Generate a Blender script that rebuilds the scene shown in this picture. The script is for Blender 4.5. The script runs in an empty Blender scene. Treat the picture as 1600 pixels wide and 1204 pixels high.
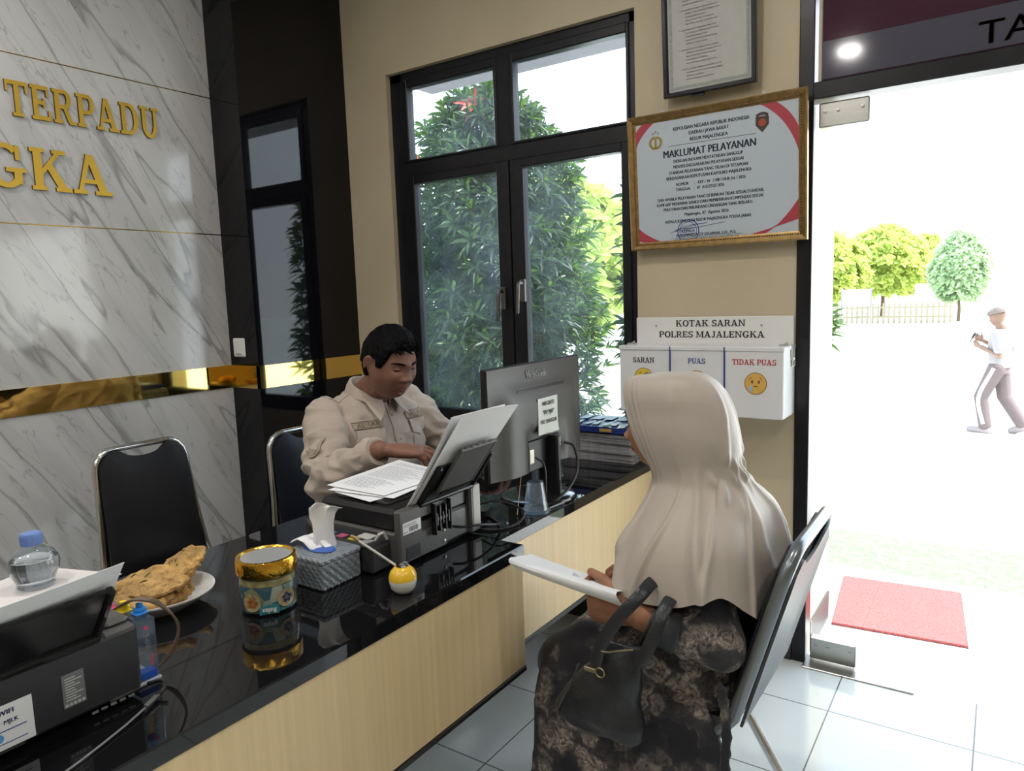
import bpy, math, random
import numpy as np
from mathutils import Vector, Matrix, noise
from mathutils.bvhtree import BVHTree
C = bpy.context.scene.collection
PI = math.pi
V = Vector
# ------------------------------------------------------------------ camera
scene = bpy.context.scene
F_PX = 1125.165
PITCH, ROLL, YAW = 0.122798, -0.034357, -0.600998
CAM_H = 1.376
def camera():
    cy, sy = math.cos(YAW), math.sin(YAW)
    f0, r0, up = V((sy, cy, 0)), V((cy, -sy, 0)), V((0, 0, 1))
    f = math.cos(PITCH)*f0 - math.sin(PITCH)*up
    u = math.cos(PITCH)*up + math.sin(PITCH)*f0
    rr = math.cos(ROLL)*r0 + math.sin(ROLL)*u
    uu = -math.sin(ROLL)*r0 + math.cos(ROLL)*u
    cd = bpy.data.cameras.new('camera'); co = bpy.data.objects.new('camera', cd); C.objects.link(co)
    cd.sensor_fit = 'HORIZONTAL'; cd.sensor_width = 36; cd.lens = F_PX/1600*36
    cd.clip_start = .02; cd.clip_end = 400
    m = Matrix((rr, uu, -f)).transposed().to_4x4(); m.translation = (0, 0, CAM_H)
    co.matrix_world = m; scene.camera = co
camera()
# ------------------------------------------------------------------ light, exposure
vs = scene.view_settings
vs.view_transform = 'Standard'; vs.look = 'None'; vs.gamma = 1; vs.use_curve_mapping = False
vs.exposure = 0.0
scene.cycles.use_denoising = True
scene.cycles.max_bounces = 10; scene.cycles.transparent_max_bounces = 16
scene.cycles.sample_clamp_indirect = 8
W = bpy.data.worlds.new('sky'); scene.world = W; W.use_nodes = True
wn = W.node_tree.nodes; wl = W.node_tree.links
bg = wn['Background']
tc = wn.new('ShaderNodeTexCoord'); sep = wn.new('ShaderNodeSeparateXYZ'); rp = wn.new('ShaderNodeValToRGB')
wl.new(tc.outputs['Generated'], sep.inputs[0]); wl.new(sep.outputs['Z'], rp.inputs[0]); wl.new(rp.outputs[0], bg.inputs[0])
rp.color_ramp.elements[0].position = 0.0; rp.color_ramp.elements[0].color = (1, 1, 1, 1)
rp.color_ramp.elements[1].position = .8; rp.color_ramp.elements[1].color = (.62, .78, 1, 1)
bg.inputs[1].default_value = 5.0
def lamp(name, kind, loc, rot, energy, color=(1, 1, 1), **kw):
    l = bpy.data.lights.new(name, kind); l.energy = energy; l.color = color
    for k, v in kw.items(): setattr(l, k, v)
    o = bpy.data.objects.new(name, l); C.objects.link(o); o.location = loc; o.rotation_euler = rot
    return o
sd = V((.75, .22, 1.1)).normalized()
lamp('sun', 'SUN', (6, 4, 12), sd.to_track_quat('Z', 'Y').to_euler(), 17, (1, .96, .88), angle=.02)
CEIL = 3.05
DOWNLIGHTS = [(-.99, -.51), (-.99, 1.15), (-2.2, .4), (-2.2, -1.4), (.6, -.9), (.9, 1.0)]
DL_POWER = 12

# ------------------------------------------------------------------ object helpers
def tag(o, label=None, cat=None, group=None, kind=None):
    if label: o['label'] = label
    if cat: o['category'] = cat
    if group: o['group'] = group
    if kind: o['kind'] = kind
    return o
def thing(name, label, cat, loc=(0, 0, 0), rz=0, group=None):
    o = bpy.data.objects.new(name, None); C.objects.link(o)
    o.location = loc; o.rotation_euler = (0, 0, rz); o.empty_display_size = .05
    return tag(o, label, cat, group)
def vec(p): return p if isinstance(p, Vector) else V(p)
class MB:
    """collects shapes into one mesh"""
    def __init__(s): s.v = []; s.f = []; s.m = []; s.mi = 0; s.X = None
    def add(s, vs_, fs):
        b = len(s.v)
        if s.X is not None: vs_ = [s.X @ vec(p) for p in vs_]
        s.v.extend([tuple(p) for p in vs_]); s.f.extend([tuple(b+i for i in f) for f in fs]); s.m.extend([s.mi]*len(fs))
        return s
    def box(s, lo, hi, b=0.0, M=None):
        """box between two corners, chamfered by b"""
        lo, hi = vec(lo), vec(hi); b = min(b, min(hi[i]-lo[i] for i in range(3))*.49)
        if b <= 0:
            vs_ = [V((x, y, z)) for x in (lo.x, hi.x) for y in (lo.y, hi.y) for z in (lo.z, hi.z)]
            fs = [(0, 1, 3, 2), (4, 6, 7, 5), (0, 4, 5, 1), (2, 3, 7, 6), (0, 2, 6, 4), (1, 5, 7, 3)]
        else:
            c = (lo+hi)/2; h = (hi-lo)/2; vs_ = []; idx = {}
            for sx in (-1, 1):
                for sy in (-1, 1):
                    for sz in (-1, 1):
                        for ax in range(3):
                            p = V((sx*(h.x-b), sy*(h.y-b), sz*(h.z-b))); p[ax] += (sx, sy, sz)[ax]*b
                            idx[(sx, sy, sz, ax)] = len(vs_); vs_.append(c+p)
            fs = []
            S = (-1, 1)
            for ax in range(3):
                a1, a2 = [(1, 2), (2, 0), (0, 1)][ax]
                for sg in S:
                    q = []
                    for s1, s2 in ((-1, -1), (1, -1), (1, 1), (-1, 1)):
                        k = [0, 0, 0]; k[ax] = sg; k[a1] = s1; k[a2] = s2; q.append(idx[(*k, ax)])
                    fs.append(tuple(q) if sg > 0 else tuple(q[::-1]))
                for s1 in S:
                    for s2 in S:
                        k = [0, 0, 0]; k[a1] = s1; k[a2] = s2
                        k[ax] = -1; k0 = tuple(k); k[ax] = 1; k1 = tuple(k)
                        q = (idx[(*k0, a1)], idx[(*k1, a1)], idx[(*k1, a2)], idx[(*k0, a2)])
                        fs.append(q if s1*s2 < 0 else q[::-1])
            for sx in S:
                for sy in S:
                    for sz in S:
                        q = tuple(idx[(sx, sy, sz, a)] for a in range(3))
                        fs.append(q if sx*sy*sz > 0 else q[::-1])
        if M is not None: vs_ = [M @ p for p in vs_]
        return s.add(vs_, fs)
    def bar(s, p0, p1, w, h, up=(0, 0, 1), b=0.0):
        p0, p1 = vec(p0), vec(p1); d = p1-p0; L = d.length; z = d/L; up = vec(up)
        x = up.cross(z)
        if x.length < 1e-5: x = V((1, 0, 0)).cross(z)
        x.normalize(); y = z.cross(x)
        M = Matrix((x, y, z)).transposed().to_4x4(); M.translation = p0
        return s.box((-w/2, -h/2, 0), (w/2, h/2, L), b, M)
    def prism(s, poly, o, u, v, n, t, t0=0.0):
        """2-D polygon (list of x,y) in the frame o,u,v, extruded along n from t0 to t"""
        o, u, v, n = vec(o), vec(u), vec(v), vec(n); k = len(poly)
        a = [o+u*p[0]+v*p[1]+n*t0 for p in poly]; b = [o+u*p[0]+v*p[1]+n*t for p in poly]
        return s.add(a+b, [tuple(range(k-1, -1, -1)), tuple(range(k, 2*k))]+[(i, (i+1) % k, k+(i+1) % k, k+i) for i in range(k)])
    def strip(s, A, B, o, u, v, n, t):
        """band between two equally long 2-D polylines, extruded by t"""
        for i in range(len(A)-1): s.prism([A[i], A[i+1], B[i+1], B[i]], o, u, v, n, t)
        return s
    def loft(s, rings, n=20, cap=True, power=2.0, closed=True):
        """rings: (centre, u half-axis, v half-axis)"""
        vs_ = []; fs = []
        for c, u, v in rings:
            c, u, v = vec(c), vec(u), vec(v)
            for i in range(n):
                a = 2*PI*i/n; ca, sa = math.cos(a), math.sin(a)
                if power != 2.0:
                    ca = math.copysign(abs(ca)**(2/power), ca); sa = math.copysign(abs(sa)**(2/power), sa)
                vs_.append(c+u*ca+v*sa)
        for r in range(len(rings)-1):
            for i in range(n):
                j = (i+1) % n
                fs.append((r*n+i, r*n+j, (r+1)*n+j, (r+1)*n+i))
        if cap:
            fs.append(tuple(range(n-1, -1, -1))); k = (len(rings)-1)*n; fs.append(tuple(range(k, k+n)))
        return s.add(vs_, fs)
    def lathe(s, prof, c=(0, 0, 0), n=32, axis='Z'):
        c = vec(c); rings = []
        for r, z in prof:
            if axis == 'Z': rings.append((c+V((0, 0, z)), V((r, 0, 0)), V((0, r, 0))))
            elif axis == 'X': rings.append((c+V((z, 0, 0)), V((0, r, 0)), V((0, 0, r))))
            else: rings.append((c+V((0, z, 0)), V((0, 0, r)), V((r, 0, 0))))
        return s.loft(rings, n, True)
    def tube(s, pts, r, n=10, flat=1.0, cap=True, round_=False, up=None):
        """tube along a path; r one radius or one per point; flat squashes it along its 2nd axis"""
        P = [vec(p) for p in pts]; k = len(P); R = r if isinstance(r, (list, tuple)) else [r]*k
        T = []
        for i in range(k):
            d = P[min(i+1, k-1)]-P[max(i-1, 0)]
            T.append(d.normalized() if d.length > 1e-9 else V((0, 0, 1)))
        a = vec(up) if up is not None else (V((0, 0, 1)) if abs(T[0].z) < .9 else V((1, 0, 0)))
        rings = []; x = None
        for i in range(k):
            x = (a if x is None else x); x = x-T[i]*x.dot(T[i])
            if x.length < 1e-6: x = T[i].orthogonal()
            x.normalize(); y = T[i].cross(x)
            if i == 0 and round_:
                for q in (.98, .75, .4): rings.append((P[0]-T[0]*R[0]*q, x*R[0]*math.sqrt(1-q*q), y*R[0]*flat*math.sqrt(1-q*q)))
            rings.append((P[i], x*R[i], y*R[i]*flat))
            if i == k-1 and round_:
                for q in (.4, .75, .98): rings.append((P[i]+T[i]*R[i]*q, x*R[i]*math.sqrt(1-q*q), y*R[i]*flat*math.sqrt(1-q*q)))
        return s.loft(rings, n, cap)
    def ball(s, c, r, n=16, m=10):
        c = vec(c); r = (r, r, r) if not isinstance(r, (tuple, list)) else r
        vs_ = [c+V((0, 0, -r[2]))]; fs = []
        for j in range(1, m):
            t = -PI/2+PI*j/m
            for i in range(n):
                a = 2*PI*i/n; vs_.append(c+V((r[0]*math.cos(t)*math.cos(a), r[1]*math.cos(t)*math.sin(a), r[2]*math.sin(t))))
        vs_.append(c+V((0, 0, r[2])))
        for i in range(n): fs.append((0, 1+(i+1) % n, 1+i))
        for j in range(m-2):
            for i in range(n):
                fs.append((1+j*n+i, 1+j*n+(i+1) % n, 1+(j+1)*n+(i+1) % n, 1+(j+1)*n+i))
        k = 1+(m-2)*n; e = len(vs_)-1
        for i in range(n): fs.append((k+i, k+(i+1) % n, e))
        return s.add(vs_, fs)
    def grid(s, P):
        """sheet from a 2-D list of points"""
        nr, nc = len(P), len(P[0]); vs_ = [p for row in P for p in row]
        return s.add(vs_, [(r*nc+c, r*nc+c+1, (r+1)*nc+c+1, (r+1)*nc+c) for r in range(nr-1) for c in range(nc-1)])
    def slab(s, P, t):
        """closed sheet of thickness t (offset along local normals)"""
        nr, nc = len(P), len(P[0]); Q = []
        for r in range(nr):
            row = []
            for c in range(nc):
                du = vec(P[r][min(c+1, nc-1)])-vec(P[r][max(c-1, 0)]); dv = vec(P[min(r+1, nr-1)][c])-vec(P[max(r-1, 0)][c])
                nn = du.cross(dv); nn = nn.normalized() if nn.length > 1e-12 else V((0, 0, 1))
                row.append(vec(P[r][c])+nn*t)
            Q.append(row)
        k = nr*nc; vs_ = [p for row in P for p in row]+[p for row in Q for p in row]; fs = []
        for r in range(nr-1):
            for c in range(nc-1):
                a, b, d, e = r*nc+c, r*nc+c+1, (r+1)*nc+c+1, (r+1)*nc+c
                fs += [(e, d, b, a), (k+a, k+b, k+d, k+e)]
        for c in range(nc-1):
            fs.append((c, c+1, k+c+1, k+c)); q = (nr-1)*nc+c; fs.append((q+1, q, k+q, k+q+1))
        for r in range(nr-1):
            fs.append(((r+1)*nc, r*nc, k+r*nc, k+(r+1)*nc)); q = r*nc+nc-1; fs.append((q, q+nc, k+q+nc, k+q))
        return s.add(vs_, fs)
    def build(s, name, mats, parent=None, smooth=True, angle=35, **tags):
        me = bpy.data.meshes.new(name); me.from_pydata(s.v, [], s.f)
        for m in (mats if isinstance(mats, (list, tuple)) else [mats]): me.materials.append(m)
        me.polygons.foreach_set('material_index', s.m)
        me.update(); me.validate()
        if smooth:
            me.polygons.foreach_set('use_smooth', [True]*len(me.polygons))
            try: me.set_sharp_from_angle(angle=math.radians(angle))
            except Exception: pass
        o = bpy.data.objects.new(name, me); C.objects.link(o)
        if parent is not None: o.parent = parent
        return tag(o, **tags)
    def fuse(s, name, mat, parent=None, voxel=.006, smooth=4, fn=None, fac=.5, **tags):
        """the union of everything collected, as one continuous skin"""
        me = bpy.data.meshes.new(name); me.from_pydata(s.v, [], s.f); me.update()
        o = bpy.data.objects.new(name, me); C.objects.link(o)
        r = o.modifiers.new('r', 'REMESH'); r.mode = 'VOXEL'; r.voxel_size = voxel; r.use_smooth_shade = True
        if smooth:
            q = o.modifiers.new('s', 'SMOOTH'); q.iterations = smooth; q.factor = fac
        dg = bpy.context.evaluated_depsgraph_get(); dg.update()
        new = bpy.data.meshes.new_from_object(o.evaluated_get(dg)); new.name = name
        o.modifiers.clear(); o.data = new; bpy.data.meshes.remove(me)
        if fn:
            new.update(); n = len(new.vertices)
            co = [v.co.copy() for v in new.vertices]; no = [v.normal.copy() for v in new.vertices]
            for i, v in enumerate(new.vertices): v.co = fn(co[i], no[i])
        new.materials.clear(); new.materials.append(mat)
        new.polygons.foreach_set('use_smooth', [True]*len(new.polygons)); new.update()
        if parent is not None: o.parent = parent
        return tag(o, **tags)
def struct(o): o['kind'] = 'structure'; return o
def dup(root, loc, rz, label, group=None):
    r = root.copy(); C.objects.link(r); r.location = loc; r.rotation_euler = (0, 0, rz); r['label'] = label
    if group: r['group'] = group
    for ch in list(root.children):
        c = ch.copy(); C.objects.link(c); c.parent = r
        for g in ch.children:
            d = g.copy(); C.objects.link(d); d.parent = c
    return r
def arc(c, r, a0, a1, n, ry=None):
    ry = ry or r
    return [(c[0]+r*math.cos(math.radians(a0+(a1-a0)*i/n)), c[1]+ry*math.sin(math.radians(a0+(a1-a0)*i/n))) for i in range(n+1)]
def spline(pts, n=8):
    """Catmull-Rom through the points"""
    P = [vec(p) for p in pts]; P = [P[0]*2-P[1]]+P+[P[-1]*2-P[-2]]; out = []
    for i in range(1, len(P)-2):
        for k in range(n):
            t = k/n; a, b, c, d = P[i-1], P[i], P[i+1], P[i+2]
            out.append(.5*((2*b)+(c-a)*t+(2*a-5*b+4*c-d)*t*t+(3*b-a-3*c+d)*t**3))
    out.append(P[-2]); return out
def nz(p, s=1.0): return noise.noise(vec(p)*s)
# ------------------------------------------------------------------ lettering
def text_on(mb, txt, o, u, v, size, align='LEFT', bold=0.0, depth=.0006, sx=1.0, fit=None):
    """plain sans lettering lying in the frame o,u,v (raised by depth); size = cap height"""
    cu = bpy.data.curves.new('t', 'FONT'); cu.body = txt; cu.size = 1; cu.align_x = align; cu.resolution_u = 2
    ob = bpy.data.objects.new('t', cu); C.objects.link(ob)
    dg = bpy.context.evaluated_depsgraph_get(); dg.update()
    me = ob.evaluated_get(dg).to_mesh()
    u, v, o = vec(u), vec(v), vec(o); n = u.cross(v).normalized(); k = size/.69
    if fit: sx = fit/(k*(max(p.co.x for p in me.vertices)-min(p.co.x for p in me.vertices)))
    for e in ((-1, 0, 1) if bold else (0,)): mb.add([o+u*(p.co.x*k*sx+e*bold*size*1.5)+v*(p.co.y*k)+n*depth for p in me.vertices], [tuple(f.vertices) for f in me.polygons])
    ob.evaluated_get(dg).to_mesh_clear(); bpy.data.objects.remove(ob); bpy.data.curves.remove(cu)
def R_(x0, y0, x1, y1): return [(x0, y0), (x1, y0), (x1, y1), (x0, y1)]
def band(c, rx, ry, tx, ty, a0, a1, n=12):
    o_ = arc(c, rx, a0, a1, n, ry); i_ = arc(c, rx-tx, a0, a1, n, ry-ty)
    return [[o_[k], o_[k+1], i_[k+1], i_[k]] for k in range(n)]
def slabglyph(ch):
    """heavy slab-serif capitals: list of polygons, advance width (cap height 1)"""
    S = lambda x: [R_(x, 0, x+.2, 1), R_(x-.08, 0, x+.28, .1), R_(x-.08, .9, x+.28, 1)]
    if ch == 'T': return [R_(0, .88, .86, 1), R_(0, .68, .09, .9), R_(.77, .68, .86, .9), R_(.33, 0, .53, 1), R_(.22, 0, .64, .1)], .92
    if ch == 'E': return S(.1)+[R_(.1, .88, .74, 1), R_(.65, .7, .74, .9), R_(.3, .45, .56, .56), R_(.5, .37, .58, .64), R_(.1, 0, .78, .12), R_(.69, .1, .78, .3)], .86
    if ch == 'L': return S(.1)+[R_(.1, 0, .76, .12), R_(.66, .1, .76, .36)], .82
    if ch == 'I': return S(.1), .46
    if ch == 'P': return S(.1)+[R_(.25, .88, .55, 1), R_(.25, .4, .55, .51)]+band((.52, .7), .28, .3, .19, .12, -90, 90), .86
    if ch == 'R': return S(.1)+[R_(.25, .88, .55, 1), R_(.25, .44, .55, .55), [(.42, .5), (.6, .5), (.8, .1), (.62, .06)], R_(.66, 0, .94, .1)]+band((.52, .72), .28, .28, .19, .12, -90, 90), .98
    if ch == 'D': return S(.1)+[R_(.25, .89, .48, 1), R_(.25, 0, .48, .11)]+band((.46, .5), .44, .5, .21, .12, -90, 90, 16), .98
    if ch == 'A': return [[(.02+.34, 1), (.36+.2, 1), (.92, 0), (.7, 0)], [(.38, 1), (.47, .86), (.2, 0), (.09, 0)], R_(.22, .27, .74, .38), R_(-.02, 0, .34, .1), R_(.56, 0, 1.02, .1)], 1.05
    if ch == 'U': return [R_(.1, .35, .3, 1), R_(0, .9, .4, 1), R_(.68, .35, .82, 1), R_(.57, .9, .93, 1)]+band((.46, .37), .36, .38, .18, .13, 180, 360, 16), .99
    if ch == 'K': return S(.1)+[[(.3, .36), (.3, .52), (.66, .95), (.8, .95)], [(.4, .56), (.52, .68), (.92, .05), (.68, .05)], R_(.56, .9, .9, 1), R_(.6, 0, 1.0, .1)], 1.04
    if ch == 'O': return band((.5, .5), .47, .52, .22, .12, 0, 360, 24), 1.02
    if ch == 'G': return band((.5, .5), .47, .52, .22, .12, 48, 318, 20)+[R_(.68, .08, .86, .42), R_(.5, .36, .96, .46), R_(.74, .64, .84, .98)], 1.04
    if ch == 'S': return band((.4, .74), .34, .27, .17, .12, 30, 250, 12)+band((.4, .27), .36, .28, .18, .12, -150, 85, 12)+[R_(.64, .7, .73, .98), R_(.05, .02, .14, .3), [(.26, .6), (.2, .5), (.56, .38), (.6, .5)]], .82
    if ch == 'N': return [R_(.1, 0, .24, 1), R_(-.02, 0, .36, .1), R_(-.02, .9, .26, 1), [(.1, 1), (.3, 1), (.9, 0), (.74, 0)], R_(.76, 0, .9, 1), R_(.64, .9, 1.02, 1)], 1.06
    if ch == 'M': return [R_(.1, 0, .22, 1), R_(-.02, 0, .34, .1), R_(-.02, .9, .26, 1), [(.1, 1), (.3, 1), (.62, .1), (.54, .0)], [(.54, 0), (.64, .1), (.96, 1), (.84, 1)], R_(.88, 0, 1.08, 1), R_(.8, 0, 1.18, .1), R_(.9, .9, 1.18, 1)], 1.22
    if ch == 'J': return [R_(.34, .25, .54, 1), R_(.22, .9, .64, 1)]+band((.3, .26), .24, .28, .18, .12, 180, 360, 12), .7
    return [], .4
def slab_text(mb, txt, o, u, v, cap, depth, align='LEFT', sx=1.0):
    tot = sum(slabglyph(c)[1] for c in txt)*cap*sx
    o, u, v = vec(o), vec(u), vec(v); n = u.cross(v).normalized()
    x = 0 if align == 'LEFT' else -tot/2
    for c in txt:
        polys, adv = slabglyph(c)
        for i, p in enumerate(polys): mb.prism([(x+a*cap*sx, b*cap) for a, b in p], o, u, v, n, depth+.00004*i)
        x += adv*cap*sx
    return tot
# ------------------------------------------------------------------ materials
MATS = {}
def mat(name, col, rough=.5, metal=0.0, spec=.5, var=0.0, vscale=30, bump=0.0, bscale=60, coat=0.0, sub=0.0, emit=None, trans=0.0, ior=1.45, alpha=1.0, sheen=0.0, stretch=None):
    if name in MATS: return MATS[name]
    m = bpy.data.materials.new(name); m.use_nodes = True; N = m.node_tree.nodes; L = m.node_tree.links; b = N['Principled BSDF']
    b.inputs['Base Color'].default_value = (*col, 1); b.inputs['Roughness'].default_value = rough; b.inputs['Metallic'].default_value = metal
    b.inputs['Specular IOR Level'].default_value = spec; b.inputs['IOR'].default_value = ior
    b.inputs['Coat Weight'].default_value = coat; b.inputs['Coat Roughness'].default_value = .05
    b.inputs['Transmission Weight'].default_value = trans; b.inputs['Alpha'].default_value = alpha
    if sub: b.inputs['Subsurface Weight'].default_value = sub; b.inputs['Subsurface Radius'].default_value = (.012, .005, .003); b.inputs['Subsurface Scale'].default_value = 1
    if sheen: b.inputs['Sheen Weight'].default_value = sheen
    if emit: b.inputs['Emission Color'].default_value = (*emit[0], 1); b.inputs['Emission Strength'].default_value = emit[1]
    co = N.new('ShaderNodeTexCoord'); src = co.outputs['Object']
    if stretch:
        mp = N.new('ShaderNodeMapping'); mp.inputs['Scale'].default_value = stretch; L.new(src, mp.inputs[0]); src = mp.outputs[0]
    if var:
        t = N.new('ShaderNodeTexNoise'); t.inputs['Scale'].default_value = vscale; t.inputs['Detail'].default_value = 4; L.new(src, t.inputs['Vector'])
        r = N.new('ShaderNodeValToRGB'); r.color_ramp.elements[0].position = .3; r.color_ramp.elements[1].position = .7
        r.color_ramp.elements[0].color = (*[c*(1-var) for c in col], 1); r.color_ramp.elements[1].color = (*[min(1, c*(1+var)) for c in col], 1)
        L.new(t.outputs['Fac'], r.inputs[0]); L.new(r.outputs[0], b.inputs['Base Color'])
    if bump:
        t = N.new('ShaderNodeTexNoise'); t.inputs['Scale'].default_value = bscale; t.inputs['Detail'].default_value = 3; L.new(src, t.inputs['Vector'])
        k = N.new('ShaderNodeBump'); k.inputs['Strength'].default_value = bump; k.inputs['Distance'].default_value = .01; L.new(t.outputs['Fac'], k.inputs['Height']); L.new(k.outputs[0], b.inputs['Normal'])
    MATS[name] = m; return m
def nodes(m): return m.node_tree.nodes, m.node_tree.links, m.node_tree.nodes['Principled BSDF']
def ramp(N, stops):
    r = N.new('ShaderNodeValToRGB'); e = r.color_ramp.elements
    while len(e) < len(stops): e.new(.5)
    for k, (p, c) in zip(e, stops): k.position = p; k.color = (*c, 1)
    return r
def glass_mat(name, tint=(1, 1, 1), refl=1.0, haze=0.0, dirt=None):
    """thin pane: clear with Fresnel reflection, optional dusty film"""
    m = bpy.data.materials.new(name); m.use_nodes = True; N = m.node_tree.nodes; L = m.node_tree.links
    N.remove(N['Principled BSDF']); out = N['Material Output']
    t = N.new('ShaderNodeBsdfTransparent'); t.inputs[0].default_value = (*tint, 1)
    g = N.new('ShaderNodeBsdfGlossy'); g.inputs['Roughness'].default_value = .01
    f = N.new('ShaderNodeLayerWeight'); f.inputs[0].default_value = .5
    pw = N.new('ShaderNodeMath'); pw.operation = 'POWER'; pw.inputs[1].default_value = 5; L.new(f.outputs['Facing'], pw.inputs[0])
    k = N.new('ShaderNodeMath'); k.operation = 'MULTIPLY_ADD'; k.inputs[1].default_value = .96*refl; k.inputs[2].default_value = .04*refl; k.use_clamp = True; L.new(pw.outputs[0], k.inputs[0])
    x = N.new('ShaderNodeMixShader'); L.new(k.outputs[0], x.inputs[0]); L.new(t.outputs[0], x.inputs[1]); L.new(g.outputs[0], x.inputs[2])
    last = x
    if haze:
        d = N.new('ShaderNodeBsdfTranslucent'); d.inputs[0].default_value = (.66, .82, 1, 1)
        y = N.new('ShaderNodeMixShader'); y.inputs[0].default_value = haze
        if dirt:
            tx = N.new('ShaderNodeTexNoise'); tx.inputs['Scale'].default_value = dirt; tx.inputs['Detail'].default_value = 5
            co = N.new('ShaderNodeTexCoord'); L.new(co.outputs['Object'], tx.inputs['Vector'])
            r = ramp(N, [(.35, (haze*.4,)*3), (.75, (haze*1.6,)*3)]); L.new(tx.outputs['Fac'], r.inputs[0]); L.new(r.outputs[0], y.inputs[0])
        L.new(x.outputs[0], y.inputs[1]); L.new(d.outputs[0], y.inputs[2]); last = y
    L.new(last.outputs[0], out.inputs[0]); MATS[name] = m; return m
cream = mat('cream_paint', (.56, .475, .33), .55, var=.05, vscale=3, bump=.05, bscale=90)
whitepaint = mat('white_ceiling', (.8, .79, .77), .7, var=.02)
blackgloss = mat('black_polish', (.008, .008, .010), .035, spec=.55, coat=.3)
granite = mat('black_granite', (.006, .006, .007), .03, spec=.6, var=.5, vscale=260)
gold = mat('gold_mirror', (.86, .60, .18), .035, 1)
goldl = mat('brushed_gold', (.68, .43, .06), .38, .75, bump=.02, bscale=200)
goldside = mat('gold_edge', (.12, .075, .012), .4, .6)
frameblack = mat('black_frame_paint', (.010, .010, .013), .32, spec=.4, var=.3, vscale=12, bump=.04, bscale=25)
chrome = mat('chrome', (.62, .62, .63), .13, 1)
steel = mat('brushed_steel', (.5, .5, .47), .3, 1, bump=.05, bscale=120)
vinyl = mat('black_vinyl', (.010, .010, .012), .42, spec=.4, bump=.06, bscale=300)
navyvinyl = mat('navy_vinyl', (.008, .011, .019), .45, spec=.4, bump=.06, bscale=300)
paper = mat('white_paper', (.80, .81, .83), .8, var=.015)
ink = mat('black_ink', (.03, .03, .035), .8)
greyink = mat('grey_ink', (.22, .22, .25), .8)
blueink = mat('blue_ink', (.05, .07, .28), .8)
redink = mat('red_ink', (.45, .03, .05), .7)
plastic = mat('charcoal_plastic', (.030, .031, .034), .38, spec=.4, bump=.03, bscale=400)
plasticdk = mat('black_plastic', (.010, .010, .011), .3, spec=.45)
plasticlt = mat('grey_plastic', (.085, .086, .084), .4, bump=.02, bscale=300)
rubber = mat('black_cable', (.010, .010, .011), .45)
whiteplastic = mat('white_plastic', (.78, .78, .76), .35)
# ================================================================== THE ROOM
XL, YF, XR, YB = -2.985, 2.664, 3.2, -3.6
def marble_mat():
    m = mat('marble_tile', (.5, .5, .5), .1, spec=.5, coat=.25); N, L, b = nodes(m)
    co = N.new('ShaderNodeTexCoord')
    def dot(v):
        d = N.new('ShaderNodeVectorMath'); d.operation = 'DOT_PRODUCT'; d.inputs[1].default_value = v; L.new(co.outputs['Object'], d.inputs[0]); return d.outputs['Value']
    wob = N.new('ShaderNodeTexNoise'); wob.inputs['Scale'].default_value = 2.2; wob.inputs['Detail'].default_value = 5; L.new(co.outputs['Object'], wob.inputs['Vector'])
    def veins(a, c, s, width, dark, det):
        cb = N.new('ShaderNodeCombineXYZ'); L.new(dot(a), cb.inputs[0]); L.new(dot(c), cb.inputs[1])
        ad = N.new('ShaderNodeVectorMath'); ad.operation = 'MULTIPLY_ADD'; ad.inputs[1].default_value = (.11, .11, .11); L.new(wob.outputs['Color'], ad.inputs[0]); L.new(cb.outputs[0], ad.inputs[2])
        t = N.new('ShaderNodeTexNoise'); t.inputs['Scale'].default_value = s; t.inputs['Detail'].default_value = det; t.inputs['Roughness'].default_value = .5; L.new(ad.outputs[0], t.inputs['Vector'])
        r = ramp(N, [(0, (1, 1, 1)), (.5-width, (1, 1, 1)), (.5, (dark,)*3), (.5+width*.35, (1, 1, 1)), (1, (1, 1, 1))]); L.new(t.outputs['Fac'], r.inputs[0]); return r.outputs[0]
    v1 = veins((0, 3.4, 2.1), (0, .30, -.49), 1.05, .020, .50, 3)
    v2 = veins((.4, 5.6, 3.4), (0, .62, -1.0), 1.9, .016, .66, 4)
    v3 = veins((.9, 3.0, 1.9), (0, .22, -.36), 1.3, .09, .86, 3)
    n = N.new('ShaderNodeTexNoise'); n.inputs['Scale'].default_value = 1.6; n.inputs['Detail'].default_value = 6; L.new(co.outputs['Object'], n.inputs['Vector'])
    base = ramp(N, [(.3, (.50, .495, .485)), (.7, (.59, .583, .573))]); L.new(n.outputs['Fac'], base.inputs[0]); cur = base.outputs[0]
    for v in (v1, v2, v3):
        x = N.new('ShaderNodeMix'); x.data_type = 'RGBA'; x.blend_type = 'MULTIPLY'; x.inputs[0].default_value = .85; L.new(cur, x.inputs[6]); L.new(v, x.inputs[7]); cur = x.outputs[2]
    L.new(cur, b.inputs['Base Color']); return m
marble = marble_mat()
def floor_mat():
    m = mat('white_floor_tile', (.7, .72, .7), .09, spec=.5); N, L, b = nodes(m)
    co = N.new('ShaderNodeTexCoord'); mp = N.new('ShaderNodeMapping'); mp.inputs['Location'].default_value = (.023, .025, 0); L.new(co.outputs['Object'], mp.inputs[0])
    t = N.new('ShaderNodeTexBrick'); t.offset = 0; t.inputs['Scale'].default_value = 1; t.inputs['Brick Width'].default_value = .4; t.inputs['Row Height'].default_value = .4
    t.inputs['Mortar Size'].default_value = .0022; t.inputs['Color1'].default_value = (.68, .72, .70, 1); t.inputs['Color2'].default_value = (.71, .74, .73, 1); t.inputs['Mortar'].default_value = (.13, .13, .12, 1)
    L.new(mp.outputs[0], t.inputs['Vector']); L.new(t.outputs['Color'], b.inputs['Base Color']); return m
floortile = floor_mat()
darkgrey = mat('dark_grey_base_tile', (.035, .036, .038), .5, var=.1)
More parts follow.
